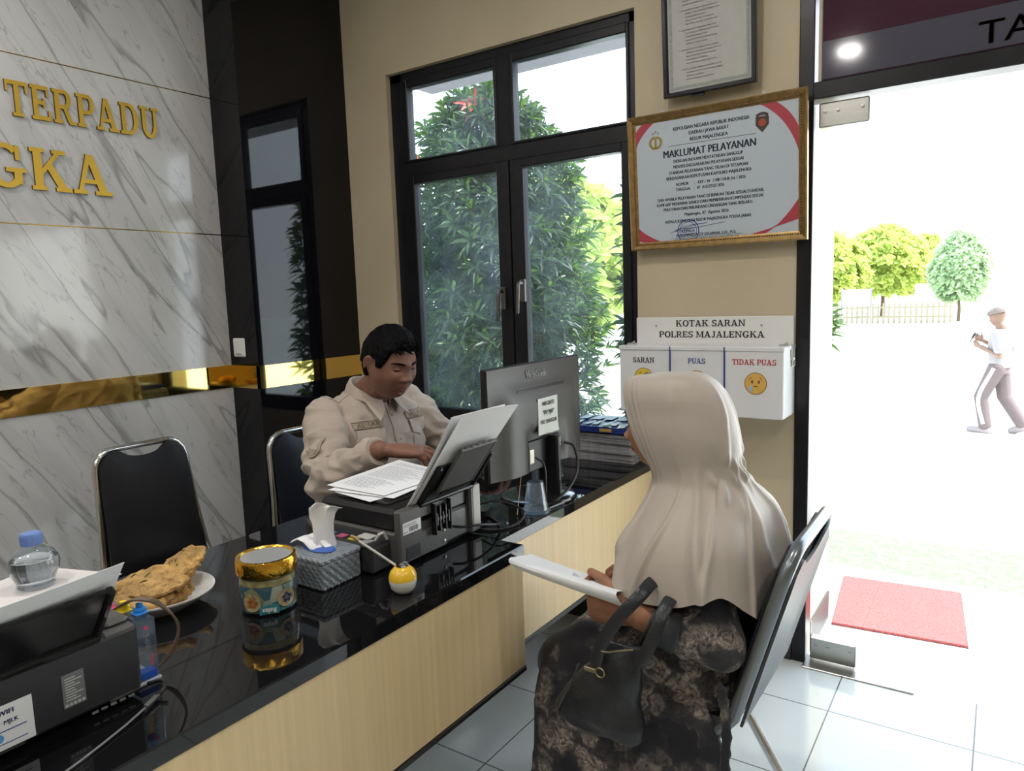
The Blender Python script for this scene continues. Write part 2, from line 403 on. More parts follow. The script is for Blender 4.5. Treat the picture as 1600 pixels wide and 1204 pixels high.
# floor and ceiling
struct(MB().box((XL-.1, YB-.1, -.06), (XR+.1, YF+.0, 0)).build('floor', floortile))
struct(MB().box((XL-.1, YB-.1, CEIL), (XR+.1, 2.76, CEIL+.12)).build('ceiling', whitepaint))
# left wall: marble with grooves, black pier at the window end
m = MB()
for z0, z1 in ((0, 1.0), (1.10, 1.6985), (1.7035, 2.3005), (2.3055, CEIL)): m.box((XL-.1, YB-.1, z0), (XL, 2.05, z1))
struct(m.build('wall_left', marble, smooth=False))
struct(MB().box((XL-.1, YB-.1, 1.697), (XL-.004, 2.03, 1.705)).box((XL-.1, YB-.1, 2.299), (XL-.004, 2.03, 2.307)).build('trim_1', mat('gold_groove', (.30, .20, .07), .2, 1), smooth=False))
XB, YP = -2.783, 2.036
struct(MB().box((XL-.1, YP, 0), (XB, 2.76, CEIL)).build('wall_corner', mat('black_wall_panel', (.004, .004, .006), .03, spec=.45), smooth=False))
g = MB(); g.box((XL-.02, YB, 1.0), (XL+.006, YP+.0, 1.103)); g.box((XL, YP-.006, .999), (XB+.006, YP, 1.103)); g.box((XB-.01, YP-.006, .999), (XB+.006, YF, 1.103))
struct(g.build('trim_2', gold, smooth=False))
# front wall (window and door), right and back walls
m = MB(); YO = 2.76
m.box((XB, YF, 0), (-2.50, YO, CEIL)); m.box((-2.50, YF, 0), (-1.207, YO, .765)); m.box((-2.50, YF, 2.447), (-1.207, YO, CEIL))
m.box((-1.207, YF, 0), (-.605, YO, CEIL)); m.box((1.42, YF, 0), (XR+.1, YO, CEIL)); m.box((-.605, YF, 2.92), (1.42, YO, CEIL))
struct(m.build('wall_front', cream, smooth=False))
struct(MB().box((XR, YB-.1, 0), (XR+.1, YO, CEIL)).build('wall_right', cream, smooth=False))
struct(MB().box((XL-.1, YB-.1, 0), (XR+.1, YB, CEIL)).build('wall_back', cream, smooth=False))
struct(MB().box((-1.207, YF-.012, 0), (-.605, YF, .1)).build('baseboard_front', darkgrey, smooth=False))
# window
win = bpy.data.objects.new('window_1', None); C.objects.link(win); struct(win)
f = MB(); y0, y1 = 2.69, 2.752
f.box((-2.50, y0, .765), (-2.425, y1, 2.447), .003); f.box((-1.243, y0, .765), (-1.207, y1, 2.447), .003)
f.box((-2.50, y0, 2.405), (-1.207, y1, 2.447), .003); f.box((-2.50, y0, .765), (-1.207, y1, .80), .003)
f.box((-2.43, y0, 1.965), (-1.24, y1, 2.035), .003); f.box((-1.875, y0, 2.03), (-1.797, y1, 2.41), .003); f.box((-1.845, y0+.01, .79), (-1.79, y1, 1.97), .003)
f.build('window_frame', frameblack, win, angle=20)
pane = glass_mat('dusty_window_glass', (.88, .93, .96), 1.0, .030, 6)
def sash(x0, x1, z0, z1, gx0, gx1, gz0, gz1, handle=None):
    s = MB(); a, b = 2.682, 2.732
    s.box((x0, a, z0), (gx0, b, z1), .004); s.box((gx1, a, z0), (x1, b, z1), .004); s.box((gx0-.004, a, gz1), (gx1+.004, b, z1), .004); s.box((gx0-.004, a, z0), (gx1+.004, b, gz0), .004)
    o = s.build('sash', frameblack, win, angle=20)
    MB().box((gx0-.006, 2.708, gz0-.006), (gx1+.006, 2.713, gz1+.006)).build('glass_pane', pane, o, smooth=False)
    if handle:
        hx, hz = handle; h = MB(); h.box((hx-.013, 2.664, hz-.05), (hx+.013, 2.684, hz+.05), .004)
        h.tube(spline([(hx, 2.67, hz+.03), (hx, 2.64, hz+.03), (hx-.002, 2.634, hz-.02), (hx-.004, 2.63, hz-.095)], 5), [.009]*6+[.008]*10, 10, round_=True)
        h.build('handle', mat('dark_steel', (.16, .155, .15), .35, .8), o, label='dark metal sash handle')
sash(-2.43, -1.822, .80, 1.968, -2.37, -1.888, .848, 1.928, (-1.862, 1.37))
sash(-1.815, -1.24, .80, 1.968, -1.748, -1.28, .848, 1.93, (-1.757, 1.40))
sash(-2.428, -1.872, 2.03, 2.41, -2.388, -1.887, 2.042, 2.37)
sash(-1.80, -1.24, 2.03, 2.41, -1.783, -1.255, 2.042, 2.372)
# glass door with sign panel over it
door = bpy.data.objects.new('door_1', None); C.objects.link(door); struct(door)
f = MB(); f.box((-.605, 2.655, 0), (-.556, 2.74, 2.92), .003); f.box((1.36, 2.655, 0), (1.42, 2.74, 2.92), .003); f.box((-.56, 2.655, 1.995), (1.37, 2.74, 2.05), .003); f.box((-.56, 2.655, 2.88), (1.37, 2.74, 2.92), .003)
f.build('door_frame', frameblack, door, angle=20)
clear = glass_mat('clear_door_glass', (.97, .985, .98), .8)
for x0, x1 in ((-.545, .395), (.405, 1.35)):
    MB().box((x0, 2.694, .03), (x1, 2.704, 1.975)).build('door_leaf', clear, door, smooth=False)
    for z0, z1 in ((.012, .095), (1.905, 1.985)):
        fx = (x0, x0+.155) if x0 < 0 else (x1-.155, x1)
        p = MB().box((fx[0], 2.682, z0), (fx[1], 2.716, z1), .004)
        for q in (.02, .06, .135): p.lathe([(.006, 0), (.006, -.0025), (.003, -.003)], (fx[0]+q, 2.682, (z0+z1)/2+.01), 10, 'Y')
        p.build('patch_fitting', steel, door, angle=30, label='brushed steel corner fitting of the glass door')
struct(MB().box((-.56, 2.618, .0), (-.2, 2.72, .006), .002).build('trim_3', steel, smooth=False))
sg = MB().box((-.535, 2.668, 2.05), (1.36, 2.70, 2.88)).build('sign_panel', mat('maroon_sign_film', (.045, .010, .024), .06, spec=.5, var=.25, vscale=1.2), door, smooth=False)
MB().box((-.533, 2.6655, 2.056), (1.358, 2.668, 2.176)).build('sign_stripe', mat('slate_sign_stripe', (.075, .07, .10), .08), sg, smooth=False, label='slate grey stripe of the sign panel')
t = MB(); text_on(t, 'TA', (-.099, 2.6652, 2.072), (1, 0, 0), (0, 0, 1), .066, bold=.02, depth=.0008, sx=1.15)
t.build('lettering', mat('dark_purple_letters', (.022, .014, .026), .3), sg, smooth=False)
MB().box((-.545, 2.66, 2.046), (-.536, 2.672, 2.9)).build('sign_bead', mat('cream_sealant', (.5, .44, .36), .5), sg, smooth=False)
# ceiling downlights
dl0 = None
dlab = ['round ceiling downlight reflected in the sign panel above the glass door', 'round ceiling downlight above the wooden fronted counter', 'round ceiling downlight near the marble wall', 'round ceiling downlight at the marble wall behind the camera', 'round ceiling downlight over the open floor behind the camera', 'round ceiling downlight above the glass door side of the room']
for i, (x, y) in enumerate(DOWNLIGHTS):
    if i == 0:
        dl0 = thing('ceiling_downlight', dlab[0], 'ceiling light', (x, y, CEIL), 0, 'ceiling downlights')
        MB().lathe([(.058, -.001), (.075, -.001), (.078, -.006), (.06, -.012), (.058, -.006)], n=32).build('trim_ring', whiteplastic, dl0)
        MB().lathe([(.001, -.004), (.058, -.004), (.058, -.006), (.001, -.007)], n=32).build('diffuser', mat('lit_diffuser', (1, 1, 1), .5, emit=((1, .93, .82), 14)), dl0)
    else: dup(dl0, (x, y, CEIL), 0, dlab[i], 'ceiling downlights')
    lamp('downlight_lamp', 'AREA', (x, y, CEIL-.02), (0, 0, 0), DL_POWER, (1, .96, .92), shape='DISK', size=.12)
# ------------------------------------------------------------------ gold lettering on the marble
def wall_word(name, txt, y, z, cap, sx, dy, label):
    t = thing(name, label, 'wall lettering', (XL, y, z))
    x = 0
    for c in txt:
        polys, adv = slabglyph(c); a = MB(); b = MB()
        for i, p in enumerate(polys):
            q = [(x+u*cap*sx, w*cap) for u, w in p]
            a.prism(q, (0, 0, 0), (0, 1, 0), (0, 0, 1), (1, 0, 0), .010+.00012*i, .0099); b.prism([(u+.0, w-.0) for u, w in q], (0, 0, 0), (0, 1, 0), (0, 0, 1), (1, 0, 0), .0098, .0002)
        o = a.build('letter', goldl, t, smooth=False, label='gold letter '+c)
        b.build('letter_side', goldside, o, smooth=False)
        x += adv*cap*sx+dy
    return t
wall_word('word_lettering', 'TERPADU', 1.212, 2.083, .124, .67, .003, 'raised gold letters reading TERPADU on the marble wall, upper line')
wall_word('word_lettering', 'GKA', 1.115, 1.828, .152, .925, .003, 'raised gold letters GKA on the marble wall, lower line')
# light switch on the pier
t = thing('light_switch', 'white light switch on the black pier just above the gold band', 'switch', (-2.907, YP, 1.186))
MB().box((-.042, -.009, -.043), (.042, 0, .043), .004).build('face_plate', whiteplastic, t)
MB().box((-.033, -.012, -.034), (.033, -.008, .034), .003).build('rocker', whiteplastic, t)
MB().box((-.02, -.0126, -.031), (.02, -.0119, -.027)).build('indicator', greyink, t, label='small dark marking line')
# ------------------------------------------------------------------ counters
woodv = mat('beige_laminate', (.72, .55, .31), .33, spec=.35, var=.06, vscale=1, stretch=(90, 90, 1.0))
def counter(name, label, x0, x1, y0, y1, ztop, front, panel_y, legs):
    t = thing(name, label, 'counter', (0, 0, 0))
    MB().box((x0, y0, ztop-.034), (x1, y1, ztop), .003).build('worktop', granite, t, angle=20)
    MB().box((x1-.05, panel_y[0], front), (x1-.006, panel_y[1], ztop-.034), .002).build('front_panel', woodv, t, smooth=False)
    MB().box((x1-.055, panel_y[0], front-.014), (x1-.003, panel_y[1], front), .002).build('bottom_edge', mat('dark_edge_strip', (.02, .019, .017), .4), t, smooth=False, label='dark strip along the lower edge')
    for lx0, lx1, ly0, ly1 in legs: MB().box((lx0, ly0, 0), (lx1, ly1, ztop-.034), .003).build('end_panel', mat('black_laminate', (.010, .010, .011), .4), t, smooth=False)
    return t
counter('reception_counter', 'near reception counter with black stone top and beige front carrying the snack jar', -1.70, -.985, -1.4, 1.468, .75, .425, (-1.4, 1.466), [(-1.66, -1.2, 1.05, 1.09), (-1.66, -1.04, -1.3, -1.26)])
counter('reception_counter', 'far reception counter with black stone top below the window carrying the computer monitor', -1.76, -1.062, 1.470, 2.655, .75, .425, (1.474, 2.652), [(-1.72, -1.10, 2.58, 2.62)])
# ------------------------------------------------------------------ chairs
def make_chair(name, label, loc, rz, tilt=.08, mtl=vinyl, ztop=.885, w=.19, shell=plastic, fr=chrome, tr=.0115):
    t = thing(name, label, 'chair', loc, rz, None)
    def back(zz, yy, off=0): return V((-.19-tilt*(zz-.44)/.44*(1) - off, yy, zz))
    r = .065
    prof = [(-w-.012, .45)]+[(-w-.005+.004, ztop-.2)]
    pts = [V((.18, -w-.012, .435)), V((-.10, -w-.012, .435)), V((-.165, -w-.012, .445)), back(.50, -w-.012), back(ztop-.25, -w+.004), back(ztop-r, -w+.014)]
    for a in (25, 50, 75): pts.append(back(ztop-r+r*math.sin(math.radians(a)), -w+.014+r*(1-math.cos(math.radians(a)))))
    pts.append(back(ztop, -w+.02+r)); full = pts+[V((p.x, -p.y, p.z)) for p in pts[::-1]]
    MB().tube(full, tr, 12).build('frame', fr, t)
    # upholstered back with a scooped top edge
    P = []
    nr, nc = 14, 17
    for i in range(nr):
        row = []
        for j in range(nc):
            s = -1+2*j/(nc-1); v = i/(nr-1)
            top = ztop-.006-.034*max(0, 1-(s/.52)**2)**.5 if abs(s) < .52 else ztop-.006
            wid = (w-.010)+(-.012)*v
            if abs(s) > .62: top -= (abs(s)-.62)**2*.30
            zz = .47+(top-.47)*v
            bulge = .016*(1-s*s)**.5*math.sin(PI*min(1, v*1.02))**.5
            p = back(zz, s*wid); row.append(p+V((bulge+.002, 0, 0)))
        P.append(row)
    MB().slab(P, .018).build('backrest', mtl, t, angle=50)
    Q = [[p+V((-.022-.3*(p-back(p.z, p.y)).x, 0, 0)) for p in row] for row in P]
    MB().slab(Q[:-1], .006).build('back_shell', shell, t, angle=50)
    s = MB(); s.box((-.19, -w-.0, .44), (.20, w+.0, .475), .016); s.build('seat', mtl, t)
    for sy in (-1, 1):
        MB().tube(spline([(.14, sy*(w-.004), .43), (.17, sy*(w), .25), (.21, sy*(w+.01), .0)], 4), .011, 10).build('leg', chrome, t)
        MB().tube(spline([(-.02, sy*(w-.004), .43), (-.13, sy*(w-.002), .25), (-.27, sy*(w+.005), 0)], 4), .012, 10).build('leg', chrome, t)
    MB().tube([(.185, -w, .2), (.185, w, .2)], .008, 8).build('stretcher', chrome, t)
    return t
make_chair('stacking_chair', 'empty black padded chair with chrome frame in front of the marble wall', (-2.27, 1.325, 0), 0, .06, vinyl, .90, .175)
make_chair('stacking_chair', 'dark padded chrome chair that the seated officer sits on', (-2.07, 1.885, 0), 0, .05, navyvinyl, .88, .195)
make_chair('stacking_chair', 'black chair with steel tube frame carrying the woman in the headscarf', (-.635, 1.60, 0), PI, .13, vinyl, .86, .20, mat('slate_shell', (.045, .052, .058), .45, bump=.05, bscale=60), mat('grey_steel_tube', (.20, .22, .24), .28, .7), .0135)
# ------------------------------------------------------------------ framed papers on the window wall
def sheet_frame(w, h, o, tilt):
    """matrix: x right, y up, z out of the wall, leaning forward at the top by tilt"""
    M = Matrix(((1, 0, 0), (0, math.sin(tilt)*-1, -math.cos(tilt)), (0, math.cos(tilt), -math.sin(tilt)))).to_4x4(); M.translation = o; return M
t = thing('framed_certificate', 'gold framed service pledge certificate with red ribbon corners beside the glass door', 'framed certificate', (-1.207, 2.634, 1.535))
cw, chh, tl = .645, .492, .055
M = sheet_frame(cw, chh, (0, 0, 0), tl)
f = MB(); f.X = M
prof = [(0, 0), (0, .022), (.005, .026), (.012, .021), (.018, .017), (.026, .012), (.030, .010), (.030, 0)]
def frame_loop(f, w, h, prof):
    K = len(prof); vs_ = []; fs = []
    for cx, cy, sx, sy in ((0, 0, 1, 1), (w, 0, -1, 1), (w, h, -1, -1), (0, h, 1, -1)):
        for a, z in prof: vs_.append((cx+sx*a, cy+sy*a, z))
    for i in range(4):
        j = (i+1) % 4
        for k in range(K): fs.append((i*K+k, j*K+k, j*K+(k+1) % K, i*K+(k+1) % K))
    f.add(vs_, fs)
frame_loop(f, cw, chh, prof)
bz = f.build('frame', mat('antique_gold_frame', (.40, .255, .10), .33, .75, var=.25, vscale=40), t, angle=25)
f = MB(); f.X = M
for (ax, ay, bx, by) in ((.0215, .0215, cw-.0215, .0215), (.0215, chh-.0215, cw-.0215, chh-.0215), (.0215, .0215, .0215, chh-.0215), (cw-.0215, .0215, cw-.0215, chh-.0215)):
    L_ = math.hypot(bx-ax, by-ay); n = int(L_/.0085)
    for k in range(n+1): f.ball((ax+(bx-ax)*k/n, ay+(by-ay)*k/n, .0165), (.0035, .0035, .003), 6, 4)
f.build('bead_moulding', mat('dark_gold_bead', (.20, .12, .05), .35, .7), bz)
f = MB(); f.X = M; f.box((.028, .028, .004), (cw-.028, chh-.028, .009)); sh = f.build('certificate_sheet', mat('pale_blue_sheet', (.50, .56, .62), .35, spec=.5, coat=.6), t, smooth=False)
w2, h2 = cw-.056, chh-.056; E3 = ((0, 0, .0092), (1, 0, 0), (0, 1, 0), (0, 0, 1))
def corner(pa, pb, fx, fy):
    T = lambda p: ((.028+p[0]*w2) if fx > 0 else (.028+w2-p[0]*w2), (.028+p[1]*h2) if fy > 0 else (.028+h2-p[1]*h2))
    f = MB(); f.X = M; f.strip([T(p) for p in pa], [T(p) for p in pb], *E3, .0006); f.build('ribbon_corner', mat('red_ribbon_print', (.42, .05, .07), .5), sh, smooth=False)
n = 10
def cur(p0, p1, p2): return [tuple((1-s)**2*np.array(p0)+2*s*(1-s)*np.array(p1)+s*s*np.array(p2)) for s in [k/n for k in range(n+1)]]
corner(cur((0, .13), (.06, .05), (.16, .0)), cur((0, .02), (.02, .01), (.05, .0)), 1, 1)
corner(cur((0, .20), (.03, .09), (.13, .0)), cur((0, .07), (.02, .03), (.05, .0)), 1, -1)
corner(cur((.0, .10), (.10, .06), (.30, .0)), cur((.0, .26), (.10, .06), (.20, .0)), -1, 1)
corner(cur((0, .40), (.06, .12), (.22, .0)), cur((0, .22), (.04, .08), (.13, .0)), -1, -1)
f = MB(); f.X = M
def ln(s, y, cap, x, fit, al='CENTER', b=.03): text_on(f, s, (.028+w2*x, .028+h2*y, .0092), (1, 0, 0), (0, 1, 0), cap, al, b, .0005, fit=fit*w2)
for s_, y_, c_, x_, f_ in (('KEPOLISIAN NEGARA REPUBLIK INDONESIA', .905, .0120, .487, .468), ('DAERAH JAWA BARAT', .857, .0120, .476, .245), ('RESOR MAJALENGKA', .806, .0120, .476, .233), ('MAKLUMAT PELAYANAN', .694, .0255, .472, .571),
    ('DENGAN INI KAMI MENYATAKAN SANGGUP', .645, .0108, .466, .43), ('MENYELENGGARAKAN PELAYANAN SESUAI', .600, .0108, .467, .435), ('STANDAR PELAYANAN YANG TELAH DI TETAPKAN', .554, .0108, .465, .49), ('BERDASARKAN KEPUTUSAN KAPOLRES MAJALENGKA', .509, .0108, .466, .53),
    ('DAN APABILA PELAYANAN YANG DI BERIKAN TIDAK SESUAI STANDAR,', .338, .0108, .47, .664), ('KAMI SIAP MENERIMA SANKSI DAN MEMBERIKAN KOMPENSASI SESUAI', .296, .0108, .465, .663), ('PERATURAN DAN PERUNDANG-UNDANGAN YANG BERLAKU.', .254, .0108, .457, .56),
    ('Majalengka, 07  Agustus 2026', .204, .0105, .453, .278), ('KEPALA KEPOLISIAN RESOR MAJALENGKA POLDA JABAR', .150, .0105, .457, .54), ('MUHAMMAD ALDY SULAIMAN, S.I.K., M.Si.', .028, .0105, .447, .377), ('AJUN KOMISARIS BESAR POLISI NRP 83091789', -.010, .0098, .449, .413)): ln(s_, y_, c_, x_, f_)
ln('NOMOR      :   KEP / 34   / VIII / HUK.4.6 / 2026', .455, .0105, .262, .4325, 'LEFT'); ln('TANGGAL   :   07  AGUSTUS 2026', .412, .0105, .262, .305, 'LEFT')
f.prism(R_(.028+.22*w2, .028+.784*h2, .028+.76*w2, .028+.787*h2), *E3, .0005); f.prism(R_(.028+.22*w2, .028+.0205*h2, .028+.67*w2, .028+.0225*h2), *E3, .0005)
f.build('printed_text', mat('dark_print', (.035, .045, .07), .6), sh, smooth=False)
f = MB(); f.X = M; sx0, sy0 = .028+.335*w2, .028+.075*h2
for r0, r1 in ((.042, .039), (.033, .0315)):
    for p in band((sx0, sy0), r0, r0, r0-r1, r0-r1, 0, 360, 32): f.prism(p, *E3, .0008)
for yy in (-.010, .010): f.prism(R_(sx0-.031, sy0+yy-.0007, sx0+.031, sy0+yy+.0007), *E3, .0008)
text_on(f, 'KEPALA', (sx0, sy0-.005, .0093), (1, 0, 0), (0, 1, 0), .010, 'CENTER', .03, .0008)
sc = spline([(sx0-.07, sy0-.004, .0102), (sx0-.01, sy0+.018, .0102), (sx0+.07, sy0+.024, .0102), (sx0+.02, sy0+.018, .0102), (sx0-.05, sy0+.002, .0102), (sx0+.14, sy0+.022, .0102)], 8)
f.tube(sc, .0006, 5); f.build('round_stamp', blueink, sh, smooth=False, label='blue round stamp and signature')
f = MB(); f.X = M; ex, ey = .028+.135*w2, .028+.845*h2
for p in band((ex, ey-.006), .026, .024, .009, .008, 100, 440, 24): f.prism(p, *E3, .001)
f.prism(R_(ex-.004, ey-.028, ex+.004, ey+.014), *E3, .0012); f.prism(R_(ex-.016, ey-.028, ex+.016, ey-.022), *E3, .0012)
for k in (-1, 0, 1):
    f.prism([(ex+k*.010+.0045*(1 if q % 2 == 0 else .4)*math.sin(q*PI/5), ey+.027+(0 if k else .006)+.0045*(1 if q % 2 == 0 else .4)*math.cos(q*PI/5)) for q in range(10)][::-1], *E3, .001)
f.build('gold_emblem', mat('emblem_gold', (.34, .25, .05), .5), sh, smooth=False)
f = MB(); f.X = M; ex, ey = .028+.795*w2, .028+.86*h2
f.prism([(ex-.022, ey+.020), (ex+.022, ey+.020), (ex+.022, ey-.008), (ex, ey-.032), (ex-.022, ey-.008)], *E3, .001); f.strip(arc((ex, ey+.0), .034, 130, 50, 8), arc((ex, ey-.004), .028, 130, 50, 8), *E3, .001)
f.build('shield_emblem', mat('emblem_black', (.06, .045, .03), .5), sh, smooth=False)
f = MB(); f.X = M; f.prism(arc((ex, ey), .013, 0, 360, 16)[:-1], *E3, .0014); f.build('emblem_disc', mat('emblem_red', (.34, .06, .03), .5), sh, smooth=False)
for hx in (.135, .50):
    f = MB(); f.X = M; f.prism([(hx-.008, chh), (hx+.008, chh), (hx+.004, chh+.012), (hx-.004, chh+.012)], (0, 0, .002), (1, 0, 0), (0, 1, 0), (0, 0, 1), .002); f.build('hanger', steel, t, smooth=False)
# upper framed sheet
t = thing('framed_notice', 'black framed typed notice high on the wall above the gold certificate', 'framed notice', (-1.071, 2.634, 2.08))
nw, nh = .335, .47; M = sheet_frame(nw, nh, (0, 0, 0), .05)
f = MB(); f.X = M; frame_loop(f, nw, nh, [(0, 0), (0, .02), (.002, .022), (.014, .022), (.016, .018), (.018, .008), (.018, 0)]); f.box((.10, -.01, .004), (.15, .002, .01)); f.build('frame', mat('black_lacquer', (.012, .012, .02), .2), t, angle=25)
f = MB(); f.X = M; f.box((.016, .016, .003), (nw-.016, nh-.016, .008)); sh = f.build('notice_sheet', mat('aged_sheet', (.50, .49, .46), .7, var=.03), t, smooth=False)
E4 = ((0, 0, .0081), (1, 0, 0), (0, 1, 0), (0, 0, 1))
f = MB(); f.X = M
for a, b in ((.024, .034),):
    for q in (R_(a, a, nw-a, b), R_(a, nh-b, nw-a, nh-a), R_(a, b, b, nh-b), R_(nw-b, b, nw-a, nh-b)): f.prism(q, *E4, .0004)
f.build('guilloche_border', mat('grey_green_border', (.33, .36, .33), .6, var=.3, vscale=200), sh, smooth=False)
f = MB(); f.X = M; random.seed(5)
text_on(f, 'KA. SPKT', (nw*.52, .372, .0082), (1, 0, 0), (0, 1, 0), .012, 'CENTER', .03, .0004)
yy = .352
words = ['pelayanan', 'kepolisian', 'secara', 'terpadu', 'terhadap', 'laporan', 'dan', 'masyarakat', 'dalam', 'bentuk', 'tugas', 'untuk', 'surat', 'keterangan', 'bantuan']
k = 0
while yy > .05:
    ind = .06 if k % 5 in (0,) else (.075 if k < 5 else .085); s = ''
    if k % 5 == 0: s = '%d.  ' % (k//5+1)
    wmax = nw-.045-ind if (k % 5) in (0, 1) else random.uniform(.10, .19)
    while len(s)*.0042 < wmax: s += random.choice(words)+' '
    text_on(f, s.strip(), (ind, yy, .0082), (1, 0, 0), (0, 1, 0), .0052, 'LEFT', .01, .0004, .8); yy -= .0118 if k % 5 != 4 else .019; k += 1
f.build('printed_text', greyink, sh, smooth=False)
# ------------------------------------------------------------------ suggestion box
t = thing('suggestion_box', 'white wall suggestion box with three compartments and a crying face sticker', 'suggestion box', (-1.21, YF, .928))
bw, bh, bd = .604, .248, .164
MB().box((0, -.008, 0), (.600, 0, .348), .003).build('back_board', whiteplastic, t)
MB().box((.0, -bd, 0), (bw, -.006, bh-.012), .003).build('body', mat('white_acrylic', (.74, .745, .75), .22), t)
MB().box((-.003, -bd-.004, bh-.016), (bw+.003, -.004, bh), .003).build('lid', mat('white_acrylic', (.74, .745, .75), .22), t)
for x in (.022, bw-.014):
    h = MB(); h.box((x-.016, -.11, bh-.002), (x+.02, -.09, bh+.006), .002); h.tube([(x, -.10, bh+.005), (x+.012, -.10, bh+.012)], .003, 6); h.build('lid_hinge', mat('pale_steel', (.62, .62, .6), .3, .8), t)
h = MB(); h.box((bw+.0, -.07, bh-.045), (bw+.008, -.035, bh+.002), .002); h.tube([(bw+.006+.0, -.052+.011*math.cos(a), bh-.045-.010*math.sin(a)) for a in np.linspace(0, PI, 9)], .002, 6); h.box((bw+.001, -.066, bh-.075), (bw+.010, -.038, bh-.052), .003)
h.build('latch', mat('pale_steel', (.62, .62, .6), .3, .8), t, label='small metal latch on the right side')
fy = -bd-.0002
for x in (.203, .404): MB().box((x-.0025, fy-.0042, 0.002), (x+.0025, fy+.001, bh-.001)).build('divider_stripe', blueink, t, smooth=False)
s = MB(); slab_text(s, 'KOTAK SARAN', (.298, -.0082, .312), (1, 0, 0), (0, 0, 1), .0235, .0006, 'CENTER', 1.09); slab_text(s, 'POLRES MAJALENGKA', (.298, -.0082, .270), (1, 0, 0), (0, 0, 1), .0235, .0006, 'CENTER', 1.1)
s.build('heading', ink, t, smooth=False, label='black heading KOTAK SARAN POLRES MAJALENGKA')
for txt, x, mm in (('SARAN', .098, ink), ('PUAS', .303, blueink), ('TIDAK PUAS', .506, redink)):
    s = MB(); slab_text(s, txt, (x, fy, .186), (1, 0, 0), (0, 0, 1), .0195, .0006, 'CENTER', .9); s.build('caption', mm, t, smooth=False, label='caption '+txt)
for x in (.085, .488): MB().lathe([(.0045, 0), (.0045, -.002), (.002, -.003)], (x, -.008, .316), 8, 'Y').build('screw', steel, t)
def emoji(x, z, kind):
    O = (x, fy, z); U, W_, N_ = (1, 0, 0), (0, 0, 1), (0, -1, 0); r = .038
    y = mat('sticker_yellow', (.72, .43, .10), .4) if kind == 'cry' else mat('sticker_lemon', (.78, .55, .07), .4) if kind == 'smile' else mat('sticker_pale_yellow', (.78, .62, .25), .4)
    a = MB(); a.prism(arc((0, 0), r, 0, 360, 40)[:-1], O, U, W_, N_, .0005); e = a.build('face_sticker', y, t, smooth=False)
    a = MB()
    for p in band((0, 0), r, r, .0018, .0018, 0, 360, 40): a.prism(p, O, U, W_, N_, .0008)
    for sx in (-1, 1):
        a.prism([(sx*.0115+.0035*math.cos(q), .006+.0058*math.sin(q)) for q in np.linspace(0, 2*PI, 17)[:-1]], O, U, W_, N_, .0009)
        bb = [(sx*.022, .010), (sx*.019, .016), (sx*.012, .0205)] if kind == 'cry' else [(sx*.019, .017), (sx*.013, .0205), (sx*.007, .018)]
        a.strip(bb, [(p[0], p[1]+.0026) for p in bb], O, U, W_, N_, .0009)
    A = arc((0, -.019), .009, 30, 150, 8) if kind == 'cry' else arc((0, -.006), .018, 200, 340, 10)
    a.strip(A, [(p[0], p[1]+.0026) for p in A], O, U, W_, N_, .0009)
    a.build('face_drawing', mat('sticker_brown', (.13, .045, .015), .5), e, smooth=False)
    if kind == 'cry':
        a = MB(); a.prism([(-.016, -.004), (-.0215, -.014)]+arc((-.016, -.020), .0072, 150, 390, 12)+[(-.0105, -.014)], O, U, W_, N_, .0012); a.build('tear', mat('sticker_blue', (.30, .50, .66), .4), e, smooth=False)
emoji(.098, .128, 'smile'); emoji(.303, .124, 'pale'); emoji(.512, .122, 'cry')
